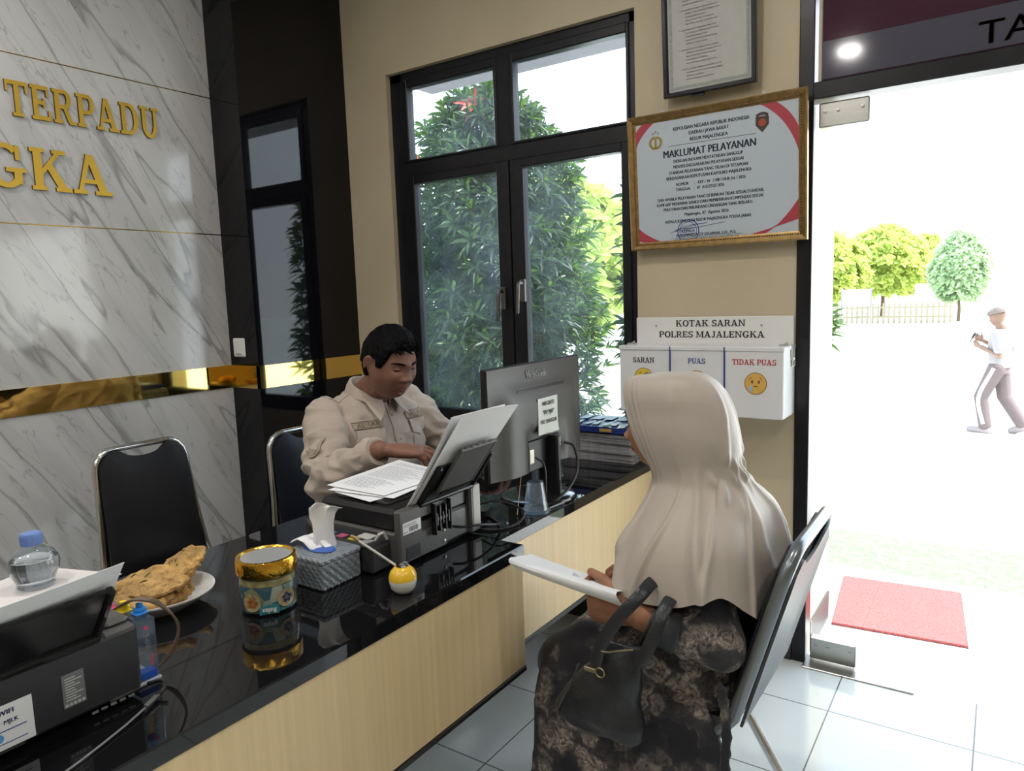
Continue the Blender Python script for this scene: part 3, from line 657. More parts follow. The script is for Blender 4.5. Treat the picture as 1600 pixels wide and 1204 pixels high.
# ================================================================== THINGS ON THE COUNTERS
ZT = .7502
def rect_sheet(mb, c, ux, uy, w, h, t=.0008, bend=None, n=8):
    """paper sheet: centre c, unit axes, optional bend function(s,t)->offset along normal"""
    c, ux, uy = vec(c), vec(ux).normalized(), vec(uy).normalized(); nn = ux.cross(uy).normalized()
    P = [[c+ux*(w*(i/n-.5))+uy*(h*(j/n-.5))+nn*(bend(i/n, j/n) if bend else 0) for i in range(n+1)] for j in range(n+1)]
    return mb.slab(P, t)
def make_printer(label, loc, w, dep, h, sup_y, sup_len, ext=None, brk=True):
    t = thing('inkjet_printer', label, 'printer', loc)
    b = MB(); b.box((-dep, 0, .008), (-.012, w, h*.62), .006); b.box((-.02, 0, .008), (0, w*.26, h), .005); b.box((-.02, w*.26-.004, .008), (-.004, w*.56, h*.50), .003)
    b.box((-.02, w*.86, .008), (0, w, h*.98), .005); b.box((-.02, w*.26-.004, h*.74), (-.003, w*.60, h*.98), .003)
    b.build('body', plasticlt, t, angle=25)
    MB().box((-dep+.01, .02, 0), (-.03, w-.02, .010)).build('foot_rail', rubber, t, smooth=False)
    l = MB(); l.box((-dep-.004, .002, h*.60), (-.014, w-.002, h), .010); l.box((-dep+.03, .03, h-.002), (-.06, w-.03, h+.006), .004)
    l.build('scanner_lid', plasticdk, t, angle=25)
    s = MB()
    if brk:
        y0 = w*.37; s.box((-.004, y0, h*.36), (.012, y0+.006, h*.92), .002); s.box((-.004, y0+.058, h*.36), (.012, y0+.064, h*.92), .002)
        for k in range(5): s.box((-.004, y0+.008+k*.011, h*(.40 if k % 2 else .52)), (.010, y0+.013+k*.011, h*(.86 if k % 2 else .74)), .001)
        s.box((-.004, y0, h*.60), (.008, y0+.064, h*.66), .001); s.build('rear_bracket', plasticdk, t, angle=25)
        for k in range(3): MB().lathe([(.005, 0), (.005, .002), (.002, .003)], (-.004, w*.52, h*(.15+.2*k)), 8, 'X').build('screw', steel, t)
        v = MB(); v.box((-.003, w*.06, h*.12), (.001, w*.22, h*.34), .0005)
        for k in range(5): v.box((.0008, w*.075, h*(.14+.04*k)), (.0016, w*.205, h*(.16+.04*k)))
        v.build('embossed_plate', plastic, t, smooth=False)
    a = V((-.008, 0, h-.004)); d = V((.59, 0, .807))      # paper support leans back
    n_ = V((-.807, 0, .59)); u = MB(); y0, y1 = sup_y
    def sl(l0, l1, ya, yb, o0, o1, b=.003):
        M = Matrix(((d.x, 0, n_.x), (0, 1, 0), (d.z, 0, n_.z))).to_4x4(); M.translation = a; u.box((l0, ya, o0), (l1, yb, o1), b, M)
    sl(0, sup_len, y0, y1, -.004, .004); sl(0, sup_len, y0, y0+.012, -.010, .006); sl(0, sup_len, y1-.012, y1, -.010, .006); sl(0, .012, y0, y1, -.012, .006); 
    if ext: sl(.02, sup_len*.75, y0+(y1-y0)*.30, y1-(y1-y0)*.20, -.0085, -.003, .002)
    u.build('paper_support', plasticdk, t, angle=25)
    if ext:
        u = MB(); sl(sup_len*.35, ext, y0+.035, y1-.045, -.016, -.010); sl(sup_len*.35, ext, y0+.030, y0+.040, -.018, -.008); sl(sup_len*.35, ext, y1-.05, y1-.040, -.018, -.008); sl(ext-.006, ext, y0+.03, y1-.04, -.018, -.008)
        for k in range(5): sl(ext-.002, ext+.002, y0+.045+k*.024, y0+.057+k*.024, -.017, -.009, .001)
        u.build('support_extension', plasticlt, t, angle=25)
    return t, a, d, n_
# --- printer between the snack things and the monitor
pr, a, d, n_ = make_printer('black inkjet printer in the middle of the counters with paper standing in its rear feeder', (-1.14, 1.18, ZT), .315, .27, .140, (.072, .285), .125, .185)
st = MB(); st.box((-.0002, .012, .080), (.0008, .074, .108)); o = st.build('sticker', paper, pr, smooth=False, label='white barcode sticker')
b_ = MB(); random.seed(2); y = .032
while y < .064:
    w_ = random.choice((.0006, .0011, .0017)); b_.box((.0008, y, .084), (.0012, y+w_, .095)); y += w_+random.choice((.0008, .0014))
for z in (.098, .102): b_.box((.0008, .016, z), (.0012, .058, z+.0014))
b_.box((.0008, .015, .084), (.0012, .027, .086)); b_.build('barcode', greyink, o, smooth=False)
tk = MB(); tk.box((-.20, -.062, .004), (-.03, -.001, .066), .005); tk.box((-.215, -.064, .060), (-.035, -.0, .074), .005); k = tk.build('ink_tank', plastic, pr, angle=25)
for i, (cc, nm) in enumerate((((.10, .16, .45), 'blue'), ((.45, .10, .20), 'magenta'), ((.60, .55, .05), 'yellow'), ((.3, .3, .3), 'grey'))):
    MB().box((-.20+.042*i, -.056, .0735), (-.175+.042*i, -.032, .0748)).build('colour_label', mat('label_'+nm, cc, .5), k, smooth=False, label=nm+' ink label')
MB().tube([(-.05, -.030, .072), (-.04, -.026, .088), (-.032, -.02, .092), (-.03, -.012, .076)], .004, 8, round_=True).box((-.10, -.04, .074), (-.06, -.012, .080), .002).build('tank_latch', mat('pale_grey_latch', (.5, .5, .48), .4), k, label='pale grey tank latch')
MB().box((-.003, .282, .02), (.001, .312, .134), .001).build('rear_cover_strip', mat('pale_rear_strip', (.40, .39, .35), .4), pr, smooth=False, label='pale vertical strip on the rear')
# sheets in the feeder
def feeder_sheet(label, A, d, n_, yc, w, l0, l1, off, curl, name='paper_sheet'):
    m = MB(); P = []
    for j in range(9):
        q = l0+(l1-l0)*j/8; row = []
        for i in range(9): row.append(A+d*q+n_*(off+curl(i/8, j/8))+V((0, yc+w*(i/8-.5), 0)))
        P.append(row)
    return tag(m.slab(P, .0007).build(name, paper, None), label, 'paper')
A0 = V((-1.14, 1.18, ZT))+a
feeder_sheet('white sheet in the middle printer feeder, its corner curling towards the monitor', A0, d, n_, .163, .21, -.02, .285, .006, lambda i, j: -.018*max(0, i-.3)**2*j*1.2)
feeder_sheet('second white sheet standing behind the first one in the feeder of the middle printer', A0, d, n_, .150, .21, -.02, .268, .0085, lambda i, j: .012*j*j)
# printed pages lying on the printer
def page(label, c, ang, w, h, lines, bend=None, tilt=(0, 0), seed=1, pname='printed_page'):
    t = thing(pname, label, 'document', c, ang)
    f = (lambda i, j: (tilt[0]*(i-.5)*w+tilt[1]*(j-.5)*h)+(bend(i, j) if bend else 0))
    m = MB(); rect_sheet(m, (0, 0, 0), (1, 0, 0), (0, 1, 0), w, h, .0007, f); m.build('sheet', paper, t)
    random.seed(seed); k = MB()
    for q in range(lines):
        v = .92-.84*q/lines; x = .1
        if random.random() < .12: continue
        end = random.uniform(.5, .92)
        while x < end:
            e = min(end, x+random.uniform(.02, .07)); zz = lambda s: f(s, v)+.0010
            k.add([((x-.5)*w, (v-.5)*h, zz(x)), ((e-.5)*w, (v-.5)*h, zz(e)), ((e-.5)*w, (v-.5)*h+.0022, zz(e)), ((x-.5)*w, (v-.5)*h+.0022, zz(x))], [(0, 1, 2, 3)]); x = e+.012
    k.build('printed_lines', greyink, t, smooth=False); return t
zl = ZT+.1465
page('printed page lying flat on the printer lid under the other pages', (-1.31, 1.27, zl), -.15, .15, .13, 14, seed=3)
page('printed page stacked on the printer, its end sticking out over the lid edge', (-1.325, 1.355, zl+.003), .10, .21, .26, 26, seed=4, tilt=(0, .0))
page('top printed page on the printer that the officer leafs through', (-1.34, 1.372, zl+.006), -.02, .21, .27, 28, lambda i, j: .012*(1-i)**2*j, seed=5)
# --- printer at the lower left corner
np_, a2, d2, n2 = make_printer('black printer at the near left counter end, seen from behind with a blank sheet', (-1.14, .185, ZT), .38, .36, .128, (.02, .325), .115, None, False)
MB().box((-.012, -.002, .012), (.002, .382, .122), .012).build('rear_panel', plastic, np_, angle=25)
MB().box((-.16, .335, .120), (-.012, .379, .139), .012).build('top_corner', mat('taupe_plastic', (.085, .08, .072), .3), np_, angle=25, label='rounded grey top corner')
st = MB().box((.0018, .262, .036), (.0028, .294, .088), .0002); o = st.build('rating_sticker', mat('grey_sticker', (.16, .165, .17), .5), np_, smooth=False, label='grey rating sticker')
k = MB(); random.seed(8)
for q in range(9): k.box((.0028, .266, .080-.0042*q), (.0032, .266+random.uniform(.012, .025), .0816-.0042*q))
for q in range(5): k.box((.0028, .264+.006*q, .038), (.0032, .268+.006*q, .042))
k.build('sticker_print', mat('pale_print', (.5, .5, .5), .6), o, smooth=False)
st = MB().box((.0018, .150, .018), (.0030, .222, .082), .0002); o = st.build('notice_sticker', paper, np_, smooth=False, label='white notice sticker reading WIFI')
k = MB(); text_on(k, 'WIFI', (.0031, .178, .068), (0, 1, 0), (0, 0, 1), .007, 'LEFT', .03, .0004); text_on(k, 'MJLK', (.0031, .184, .054), (0, 1, 0), (0, 0, 1), .006, 'LEFT', .02, .0004)
k.box((.0030, .160, .044), (.0034, .212, .0455)); k.box((.0030, .160, .026), (.0034, .212, .0272)); k.build('sticker_print', blueink, o, smooth=False)
k = MB(); k.prism(arc((0, 0), .0065, 0, 360, 16)[:-1], (.0031, .176, .036), (0, 1, 0), (0, 0, 1), (1, 0, 0), .0004); k.build('sticker_dot', mat('sky_blue_print', (.10, .35, .70), .5), o, smooth=False)
k = MB()
for q in range(5): k.box((0, .30+.014*q, .008), (.003, .309+.014*q, .011))
k.build('port_row', mat('port_metal', (.35, .36, .38), .35, .6), np_, smooth=False)
feeder_sheet('blank white sheet standing in the feeder of the near left printer', V((-1.14, .185, ZT))+a2, d2, n2, .155, .36, .0, .155, .010, lambda i, j: -.012*j*j+.012*i*i*j)
m = MB(); rect_sheet(m, (-1.40, .50, ZT+.1365), (.96, .28, 0), (-.28, .96, 0), .21, .24, .0008, lambda i, j: .004*j*i); tag(m.build('paper_sheet', mat('pinkish_paper', (.74, .70, .69), .8)), 'pale pinkish sheet lying under the water bottle', 'paper')
# external ink tank with tubes
t = thing('ink_tank', 'clear external ink tank with coloured plugs beside the near left printer', 'ink tank', (-1.165, .578, ZT))
clearpl = glass_mat('clear_plastic', (.86, .92, .97), 1.3, .10, 40)
MB().box((-.16, -.006, .006), (0, .032, .112), .003).build('reservoir', clearpl, t, smooth=False)
MB().box((-.022, -.003, .007), (-.003, .029, .020), .001).build('blue_ink', mat('ink_blue_fill', (.02, .10, .50), .2), t, smooth=False, label='blue ink in the tank bottom')
MB().box((-.162, -.008, 0), (.002, .034, .007), .002).build('base', mat('tank_base_grey', (.35, .37, .42), .4), t, smooth=False)
for i, (nm, cc) in enumerate((('pink', (.75, .08, .22)), ('yellow', (.85, .62, .02)), ('blue', (.03, .28, .80)))):
    y_, x_ = .004+.010*i, -.10+.034*i
    MB().lathe([(.009, .112), (.010, .116), (.010, .121), (.006, .123), (.0055, .130), (.002, .131)], (x_, y_, 0), 12).box((x_-.012, y_-.012, .1125), (x_+.012, y_+.010, .116), .002).build('plug', mat('plug_'+nm, cc, .35), t, label=nm+' tank plug')
k = MB(); text_on(k, 'UMVMI', (.0006, .0185, .045), (0, 0, 1), (0, -1, 0), .0085, 'LEFT', .02, .0005, 1.1); k.build('lettering', paper, t, smooth=False, label='white vertical lettering on the tank')
k = MB(); k.prism(arc((0, 0), .004, 0, 360, 14)[:-1], (.0006, .014, .098), (0, 1, 0), (0, 0, 1), (1, 0, 0), .0005); k.box((.0002, .018, .030), (.0008, .021, .050)); k.build('tank_mark', mat('mark_red', (.55, .06, .12), .5), t, smooth=False, label='small red mark on the tank')
k = MB()
for q in range(4): k.tube(spline([(-.075, .004+.004*q, .118), (-.03, .012+.0035*q, .140), (-.005, .040+.002*q, .128), (.004, .068, .085-.002*q), (-.002, .058-.002*q, .036), (-.012, .024+.002*q, .012)], 8), .0021, 6)
k.build('ink_tube', mat('brown_tube', (.13, .085, .06), .35), t, label='brown loop of ink tubes')
# usb plug and grey cable running to the counter edge
t = thing('usb_cable', 'grey cable with a silver plug running from the near left printer to the counter edge', 'cable', (-1.14, .53, ZT))
MB().tube(spline([(.002, .045, .016), (.022, .058, .020), (.034, .052, .012), (.036, .040, .008)], 6), .0035, 8, round_=True).build('cord', rubber, t)
MB().bar((.036, .040, .0075), (.052, .010, .0065), (.0085), .006, b=.001).build('plug', chrome, t, angle=30)
MB().tube(spline([(.052, .010, .0062), (.075, -.045, .004), (.105, -.13, .003), (.13, -.23, .003), (.142, -.36, .003)], 6), .0017, 8, round_=True).build('grey_cord', mat('grey_cable', (.2, .2, .2), .4), t)
# --- water bottle
t = thing('water_bottle', 'clear water bottle with a light blue cap behind the near left printer', 'bottle', (-1.42, .537, ZT+.139))
bp = [(.001, .0), (.026, .0), (.031, .004), (.030, .010), (.0335, .018), (.0385, .030), (.0405, .041), (.0385, .052), (.032, .063), (.022, .072), (.0145, .078), (.0135, .086)]
MB().lathe(bp, n=36).build('bottle_shell', glass_mat('clear_bottle', (.90, .93, .95), 1.6, .04), t)
MB().lathe([(max(.001, r-.0012), z) for r, z in bp[:8]]+[(.036, .053), (.001, .053)], n=36).build('water', mat('water', (.92, .95, .97), .0, trans=1.0, ior=1.33), t)
c_ = MB().lathe([(.0155, .077), (.017, .078), (.017, .095), (.0155, .0985), (.001, .099)], n=30)
for k in range(30):
    q = 2*PI*k/30; c_.bar((.0168*math.cos(q), .0168*math.sin(q), .079), (.0168*math.cos(q), .0168*math.sin(q), .095), .0014, .0014)
c_.build('cap', mat('light_blue_cap', (.16, .26, .58), .4), t)
# --- plate of fritters
t = thing('plate', 'white oval plate holding fried fritters', 'plate', (-1.46, .770, ZT), .6)
pl = MB(); pl.loft([((0, 0, z), (r*1.06, 0, 0), (0, r*.98, 0)) for r, z in ((.01, .0), (.062, 0), (.066, .004), (.090, .016), (.112, .034), (.1125, .0375), (.1095, .0375), (.088, .020), (.062, .009), (.01, .008))], 48)
pl.build('dish', mat('white_glaze', (.74, .73, .73), .16, coat=.3), t)
def fritter(label, c, r, e, seed, green=True):
    m = MB(); rnd = random.Random(seed); n1, n2 = 30, 14; ph = [rnd.uniform(0, 9) for _ in range(3)]
    E_ = Matrix.Rotation(e[2], 4, 'Z') @ Matrix.Rotation(e[1], 4, 'Y') @ Matrix.Rotation(e[0], 4, 'X')
    m.X = E_; m.ball((0, 0, 0), 1, n1*2, n2*2); m.X = None
    out = []
    for p in m.v:
        q = E_.inverted() @ V(p); ang = math.atan2(q.y, q.x)
        edge = 1+.24*nz((math.cos(ang)*1.6+ph[0], math.sin(ang)*1.6, ph[1]))+.15*nz((math.cos(ang)*5, math.sin(ang)*5+ph[2], 0))
        z = math.copysign(abs(q.z)**.6, q.z)*r[2]*(1+.5*nz((q.x*2.4+ph[1], q.y*2.4, ph[0])))+r[2]*.55*nz((q.x*1.5, q.y*1.5+ph[2], 4))+r[2]*.4*nz((q.x*6, q.y*6, ph[1]))
        out.append(E_ @ V((q.x*r[0]*edge, q.y*r[1]*edge, z)))
    m.v = [tuple(p) for p in out]
    t = thing('fritter', label, 'fritter', c)
    m.build('batter', friedm, t, angle=80)
    if green:
        g = MB()
        for _ in range(5):
            q = V((rnd.uniform(-.6, .6)*r[0], rnd.uniform(-.6, .6)*r[1], r[2]*.98)); w_ = V((rnd.uniform(-1, 1), rnd.uniform(-1, 1), 0)).normalized()*rnd.uniform(.004, .009)
            g.tube([E_ @ (q-w_), E_ @ (q+V((0, 0, .001))), E_ @ (q+w_)], [.0008, .0018, .0008], 6, .5, round_=True)
        g.build('vegetable_bit', mat('leek_green', (.09, .12, .02), .5), t, label='green vegetable bits in the batter')
    return t
friedm = mat('fried_batter', (.50, .30, .10), .45, spec=.45, var=.40, vscale=45, bump=.6, bscale=120)
fritter('big crisp fritter leaning upright at the far side of the plate', (-1.478, .850, ZT+.068), (.055, .038, .010), (.80, -.25, .25), 1)
fritter('long golden fritter lying on top of the plate pile', (-1.425, .750, ZT+.070), (.072, .042, .011), (.42, -.05, 1.0), 2)
fritter('flat fritter under the top one at the near side of the plate', (-1.418, .722, ZT+.045), (.058, .040, .010), (.25, .1, 1.2), 3, False)
fritter('small knobbly fritter at the left end of the plate', (-1.462, .682, ZT+.066), (.022, .017, .010), (.3, -.4, .5), 4, False)
fritter('brown fritter at the bottom of the plate', (-1.44, .785, ZT+.030), (.050, .040, .013), (.15, .1, .4), 5)
fritter('ragged fritter piece at the right side of the plate', (-1.405, .800, ZT+.045), (.026, .018, .012), (.5, .5, .6), 6)
# --- snack jar
t = thing('snack_jar', 'glass biscuit jar with a gold lid on the near counter', 'jar', (-1.251, .897, ZT))
def jar_sticker_mat():
    m = mat('printed_jar_film', (.3, .3, .3), .25, coat=.5); N, L, b = nodes(m); co = N.new('ShaderNodeTexCoord')
    vo = N.new('ShaderNodeTexVoronoi'); vo.inputs['Scale'].default_value = 38; L.new(co.outputs['Object'], vo.inputs['Vector'])
    r = ramp(N, [(0, (.05, .09, .14)), (.25, (.10, .28, .34)), (.42, (.22, .24, .19)), (.55, (.07, .09, .14)), (.7, (.36, .32, .17)), (.85, (.18, .38, .42)), (1, (.60, .57, .47))])
    sp = N.new('ShaderNodeSeparateColor'); L.new(vo.outputs['Color'], sp.inputs[0]); L.new(sp.outputs[0], r.inputs[0]); L.new(r.outputs[0], b.inputs['Base Color']); return m
R0 = .0525; t.scale = (1.12, 1.12, 1.14)
MB().lathe([(.001, 0), (R0-.004, 0), (R0-.001, .003), (R0, .012), (R0-.0022, .019), (R0, .026), (R0, .052), (R0-.002, .058), (R0-.002, .068), (R0-.004, .070), (.001, .070)], n=48).build('glass_body', glass_mat('jar_glass', (.93, .96, .95), 1.5, .03), t)
MB().lathe([(R0-.006, .0045), (R0-.0035, .005), (R0-.0028, .051), (R0-.006, .0515)], n=48).build('printed_wrap', jar_sticker_mat(), t, label='printed wrap with blue and cream cookie pattern')
MB().lathe([(R0-.0060, .0525), (R0-.0036, .0528), (R0-.0036, .064), (R0-.006, .0645)], n=48).build('paper_band', mat('cream_band', (.45, .38, .18), .4, var=.3, vscale=80), t, label='cream paper band below the lid')
MB().lathe([(R0-.006, .070), (R0+.002, .0695), (R0+.0028, .073), (R0+.0028, .094), (R0+.0008, .098), (R0-.004, .0985), (R0-.007, .096), (R0-.0075, .090)], n=56).build('lid_rim', mat('gold_lid', (.80, .46, .06), .16, 1, bump=.15, bscale=160), t, label='shiny gold lid rim')
MB().lathe([(.001, .094), (R0-.006, .094), (R0-.006, .0952), (.001, .0952)], n=48).build('lid_window', mat('frosted_lid', (.36, .37, .38), .12, coat=.6), t, label='clear lid window')
def on_cyl(t, polys, rad, a0, z0, mtl, name, dz=.0006, label=None):
    m = MB()
    for poly in polys:
        k = len(poly); f_ = lambda p, r: V((r*math.cos(a0+p[0]/rad), r*math.sin(a0+p[0]/rad), z0+p[1]))
        m.add([f_(p, rad) for p in poly]+[f_(p, rad+dz) for p in poly], [tuple(range(k, 2*k))]+[(i, (i+1) % k, k+(i+1) % k, k+i) for i in range(k)])
    return m.build(name, mtl, t, smooth=False, label=label)
af = math.atan2(-.897, 1.251)   # faces the room
for ang, zz, mm in ((af-.62, .026, 'a'), (af+.62, .028, 'b')):
    o = on_cyl(t, [[(.018*math.cos(q), .016*math.sin(q)) for q in np.linspace(0, 2*PI, 25)[:-1]]], R0-.0004, ang, zz, mat('cookie_tan', (.42, .33, .17), .5, var=.35, vscale=120), 'cookie_picture', .001, 'round cookie picture')
    on_cyl(o, [[((.0065+.0022*math.cos(q-ph))*math.cos(ph)+.0, (.0065)*math.sin(ph)+.003*math.sin(q)) if 0 else (.0065*math.cos(ph)+.0032*math.cos(q), .0065*math.sin(ph)+.0032*math.sin(q)) for q in np.linspace(0, 2*PI, 13)[:-1]] for ph in np.linspace(.3, 2*PI+.3, 6)[:-1]], R0-.0002, ang, zz, mat('navy_flower' if mm == 'b' else 'orange_flower', (.03, .04, .14) if mm == 'b' else (.45, .13, .03), .5), 'flower_print', .0014)
on_cyl(t, [R_(-.017, -.008, .017, .008)], R0-.0004, af-.02, .012, mat('teal_patch', (.04, .26, .30), .4), 'teal_patch', .0009, 'teal label patch reading Relax upside down')
k = MB(); text_on(k, 'Relax', (0, 0, 0), (1, 0, 0), (0, 1, 0), .0095, 'CENTER', .03, .0003, .8)
kk = MB(); kk.add([V(((R0+.0009)*math.cos(af-.02-p[0]/R0), (R0+.0009)*math.sin(af-.02-p[0]/R0), .016-p[1])) for p in k.v], k.f); kk.build('lettering', paper, t, smooth=False)
# --- tissue box
def weave_mat():
    m = mat('grey_woven_plastic', (.25, .285, .32), .34, spec=.5); N, L, b = nodes(m); co = N.new('ShaderNodeTexCoord')
    w1 = N.new('ShaderNodeTexWave'); w1.inputs['Scale'].default_value = 34; w1.bands_direction = 'DIAGONAL'; L.new(co.outputs['Object'], w1.inputs['Vector'])
    ck = N.new('ShaderNodeTexChecker'); ck.inputs['Scale'].default_value = 150; L.new(co.outputs['Object'], ck.inputs['Vector'])
    mx = N.new('ShaderNodeMath'); mx.operation = 'ADD'; L.new(w1.outputs['Fac'], mx.inputs[0]); L.new(ck.outputs['Fac'], mx.inputs[1])
    bp_ = N.new('ShaderNodeBump'); bp_.inputs['Strength'].default_value = .6; bp_.inputs['Distance'].default_value = .003; L.new(mx.outputs[0], bp_.inputs['Height']); L.new(bp_.outputs[0], b.inputs['Normal']); return m
t = thing('tissue_box', 'grey woven plastic tissue box with a tissue pulled out, beside the gold lidded jar', 'tissue box', (-1.335, 1.0, ZT))
bx = MB(); bw_, bd_, bh_ = .132, .115, .071; bx.box((0, 0, 0), (bw_, bd_, bh_-.012), .004); bx.box((-.002, -.002, bh_-.014), (bw_+.002, bd_+.002, bh_), .004)
wv = weave_mat(); bx.build('box', wv, t, angle=30)
k = MB()
nx = 12
for face in (0, 1):
    L_ = bw_ if face == 0 else bd_
    for i in range(int(L_/.0095)):
        for j in range(6):
            x = .006+i*.0095+(j % 2)*.0045; z = .006+j*.0088
            if x > L_-.006: continue
            p = (x, -.0002, z) if face == 0 else (bw_+.0002, x, z)
            u = (1, 0, 0) if face == 0 else (0, 1, 0); nn = (0, -1, 0) if face == 0 else (1, 0, 0)
            k.prism([(-.004, 0), (0, -.0034), (.004, 0), (0, .0034)], p, u, (0, 0, 1), nn, .0014)
for i in range(12):
    for j in range(10):
        k.prism([(-.0042, 0), (0, -.0034), (.0042, 0), (0, .0034)], (.010+i*.0102, .011+j*.0102, bh_), (1, 0, 0), (0, 1, 0), (0, 0, 1), .001)
k.build('weave_relief', wv, t, smooth=False)
MB().loft([((.062, .058, bh_+.0012), (.050, -.004, 0), (0, .024, 0)), ((.062, .052, bh_+.0026), (.050, -.004, 0), (0, .024, 0))], 30, power=2).build('slot_label', mat('blue_label', (.02, .10, .46), .35), t, label='blue oval label around the slot')
tm = mat('tissue', (.80, .80, .80), .9, bump=.12, bscale=40)
k = MB()
def tis(path, wid):
    P = []
    for q, (c, ux, w_) in enumerate(path):
        c, ux = V(c), V(ux).normalized()
        row = []
        for i in range(11):
            s = i/10-.5; row.append(c+ux*(w_*s)+V((.0035*math.sin(i*.9+q*.6), .004*math.cos(i*1.1+q*.4), .002*math.sin(i*1.3+q))))
        P.append(row)
    return P
k.slab(tis([((.066, .066, bh_+.001), (.6, .8, 0), .056), ((.064, .066, bh_+.028), (.65, .75, 0), .048), ((.062, .068, bh_+.052), (.7, .7, 0), .050), ((.060, .070, bh_+.072), (.7, .7, .05), .060), ((.064, .072, bh_+.090), (.75, .66, -.1), .066), ((.076, .078, bh_+.097), (.8, .6, -.25), .062)], 1), .0008)
k.slab(tis([((.070, .052, bh_+.001), (.5, .86, 0), .05), ((.048, .050, bh_+.016), (.4, .9, 0), .052), ((.022, .050, bh_+.022), (.3, .95, .1), .05), ((-.006, .052, bh_+.010), (.3, .95, .1), .045)], 1), .0008)
k.build('tissue', tm, t, angle=80)
# --- ball pen holder and pen
t = thing('pen_holder', 'yellow and white ball shaped pen holder near the counter edge', 'pen holder', (-1.052, 1.092, ZT))
MB().lathe([(.014, 0), (.020, .002), (.0275, .012), (.0305, .027), (.0303, .031)], n=36).build('lower_half', mat('white_porcelain', (.75, .74, .70), .12, coat=.5), t, label='white lower half')
MB().lathe([(.0307, .0305), (.0300, .038), (.026, .048), (.017, .0565), (.0105, .0585), (.0095, .054)], n=36).build('upper_half', mat('yellow_porcelain', (.80, .50, .03), .12, coat=.5), t, label='yellow upper half')
MB().lathe([(.0105, .058), (.0135, .0585), (.0135, .0625), (.0085, .063), (.0075, .055)], n=24).build('collar', chrome, t)
t = thing('pen', 'thin clear pen leaning from the ball holder towards the tissue box', 'pen', (-1.070, 1.095, ZT+.050))
p0, p1 = V((.012, -.002, .0)), V((-.065, -.052, .068))
dd = (p1-p0).normalized()
MB().tube([p0, p1], .0028, 10, round_=True).build('barrel', mat('clear_barrel', (.62, .61, .58), .2, coat=.5), t)
MB().tube([p1-dd*.003, p1+dd*.012], .0038, 10, round_=True).build('end_cap', mat('tan_pen_cap', (.35, .25, .13), .4), t, label='tan pen end')
# --- monitor on the far counter
t = thing('computer_monitor', 'black computer monitor seen from behind with a white note on its back', 'monitor', (-1.155, 1.83, ZT))
mw, mz0, mz1 = .52, .108, .428
MB().box((-.030, -mw/2, mz0), (-.008, mw/2, mz1), .004).build('bezel', plasticdk, t, angle=25)
MB().box((-.0312, -mw/2+.012, mz0+.022), (-.0298, mw/2-.012, mz1-.012)).build('screen', mat('screen_glass', (.01, .01, .012), .08), t, smooth=False)
hs = MB(); P = []
for j in range(17):
    row = []; v = j/16
    for i in range(25):
        s = -1+2*i/24; z = mz0+.003+(mz1-mz0-.006)*v
        bx_ = .030*min(1, max(0, (1-abs(s))/.30))**1.3*min(1, max(0, (.86-v)/.20))**.8
        if v < .42 and abs(s) < .42: bx_ -= .016*min(1, (.42-abs(s))/.08)*min(1, (.42-v)/.08)
        row.append(V((-.010+.004+bx_, s*(mw/2-.003), z)))
    P.append(row)
hs.slab(P, -.008); hs.build('back_housing', mat('monitor_back', (.055, .052, .049), .36, spec=.5, bump=.03, bscale=300), t, angle=40)
def hx(y, z):
    s = y/(mw/2-.003); v = (z-mz0-.003)/(mz1-mz0-.006)
    return -.006+.030*min(1, max(0, (1-abs(s))/.30))**1.3*min(1, max(0, (.86-v)/.20))**.8
sl = MB()
for k in range(16):
    y = -.135+.0165*k; sl.box((hx(y, .346)-.006, y, .346), (hx(y, .352)+.0012, y+.0172, .356), .0005)
sl.build('vent_slot', plasticdk, t, smooth=False)
k = MB(); text_on(k, 'ViewSonic', (-.0040, -.066, .382), (0, 1, 0), (0, 0, 1), .027, 'LEFT', .022, .0008, .72); k.build('lettering', mat('silver_lettering', (.72, .72, .72), .4), t, smooth=False, label='silver lettering on the back')
nt = MB(); P = [[V((hx(y, .26)+.0015+.004*max(0, (j-5)/3)**2*(1 if i > 4 else 0), y, .322-.110*j/8)) for i, y in enumerate(np.linspace(-.05, .062, 9))] for j in range(9)]
nt.slab(P, .0006); nn_ = nt.build('paper_note', mat('note_paper', (.60, .61, .56), .8), t, label='white paper note with the wifi password')
k = MB(); nx_ = hx(0, .27)+.0026
for s_, z_, m_ in (('WIFI GRATIS', .298, .0125), ('"SPKT MJLK"', .271, .0125), ('PASS : SENGGOL86', .244, .0115)): text_on(k, s_, (nx_, .006, z_), (0, 1, 0), (0, 0, 1), m_, 'CENTER', .022, .0005, .66)
k.build('note_writing', ink, nn_, smooth=False)
sn = MB(); sn.bar((.012, .03, .012), (.008, .03, .20), .075, .022, up=(0, 1, 0), b=.006); sn.box((-.02, -.09, .105), (.012, .14, .20), .004); sn.build('stand_neck', plasticdk, t, angle=25)
MB().lathe([(.001, 0), (.115, 0), (.118, .004), (.116, .010), (.10, .014), (.05, .018), (.001, .019)], (-.035, .03, 0), 48).build('stand_base', mat('gloss_black_base', (.012, .012, .013), .12, coat=.3), t)
pt = MB()
for k in range(3): pt.box((.002, .085+.028*k, .155), (.014, .102+.028*k, .185), .002)
pt.box((.002, -.085, .13), (.014, -.06, .175), .002); pt.build('port', mat('port_nickel', (.45, .43, .36), .3, .8), t, angle=25, label='metal ports and plugs')
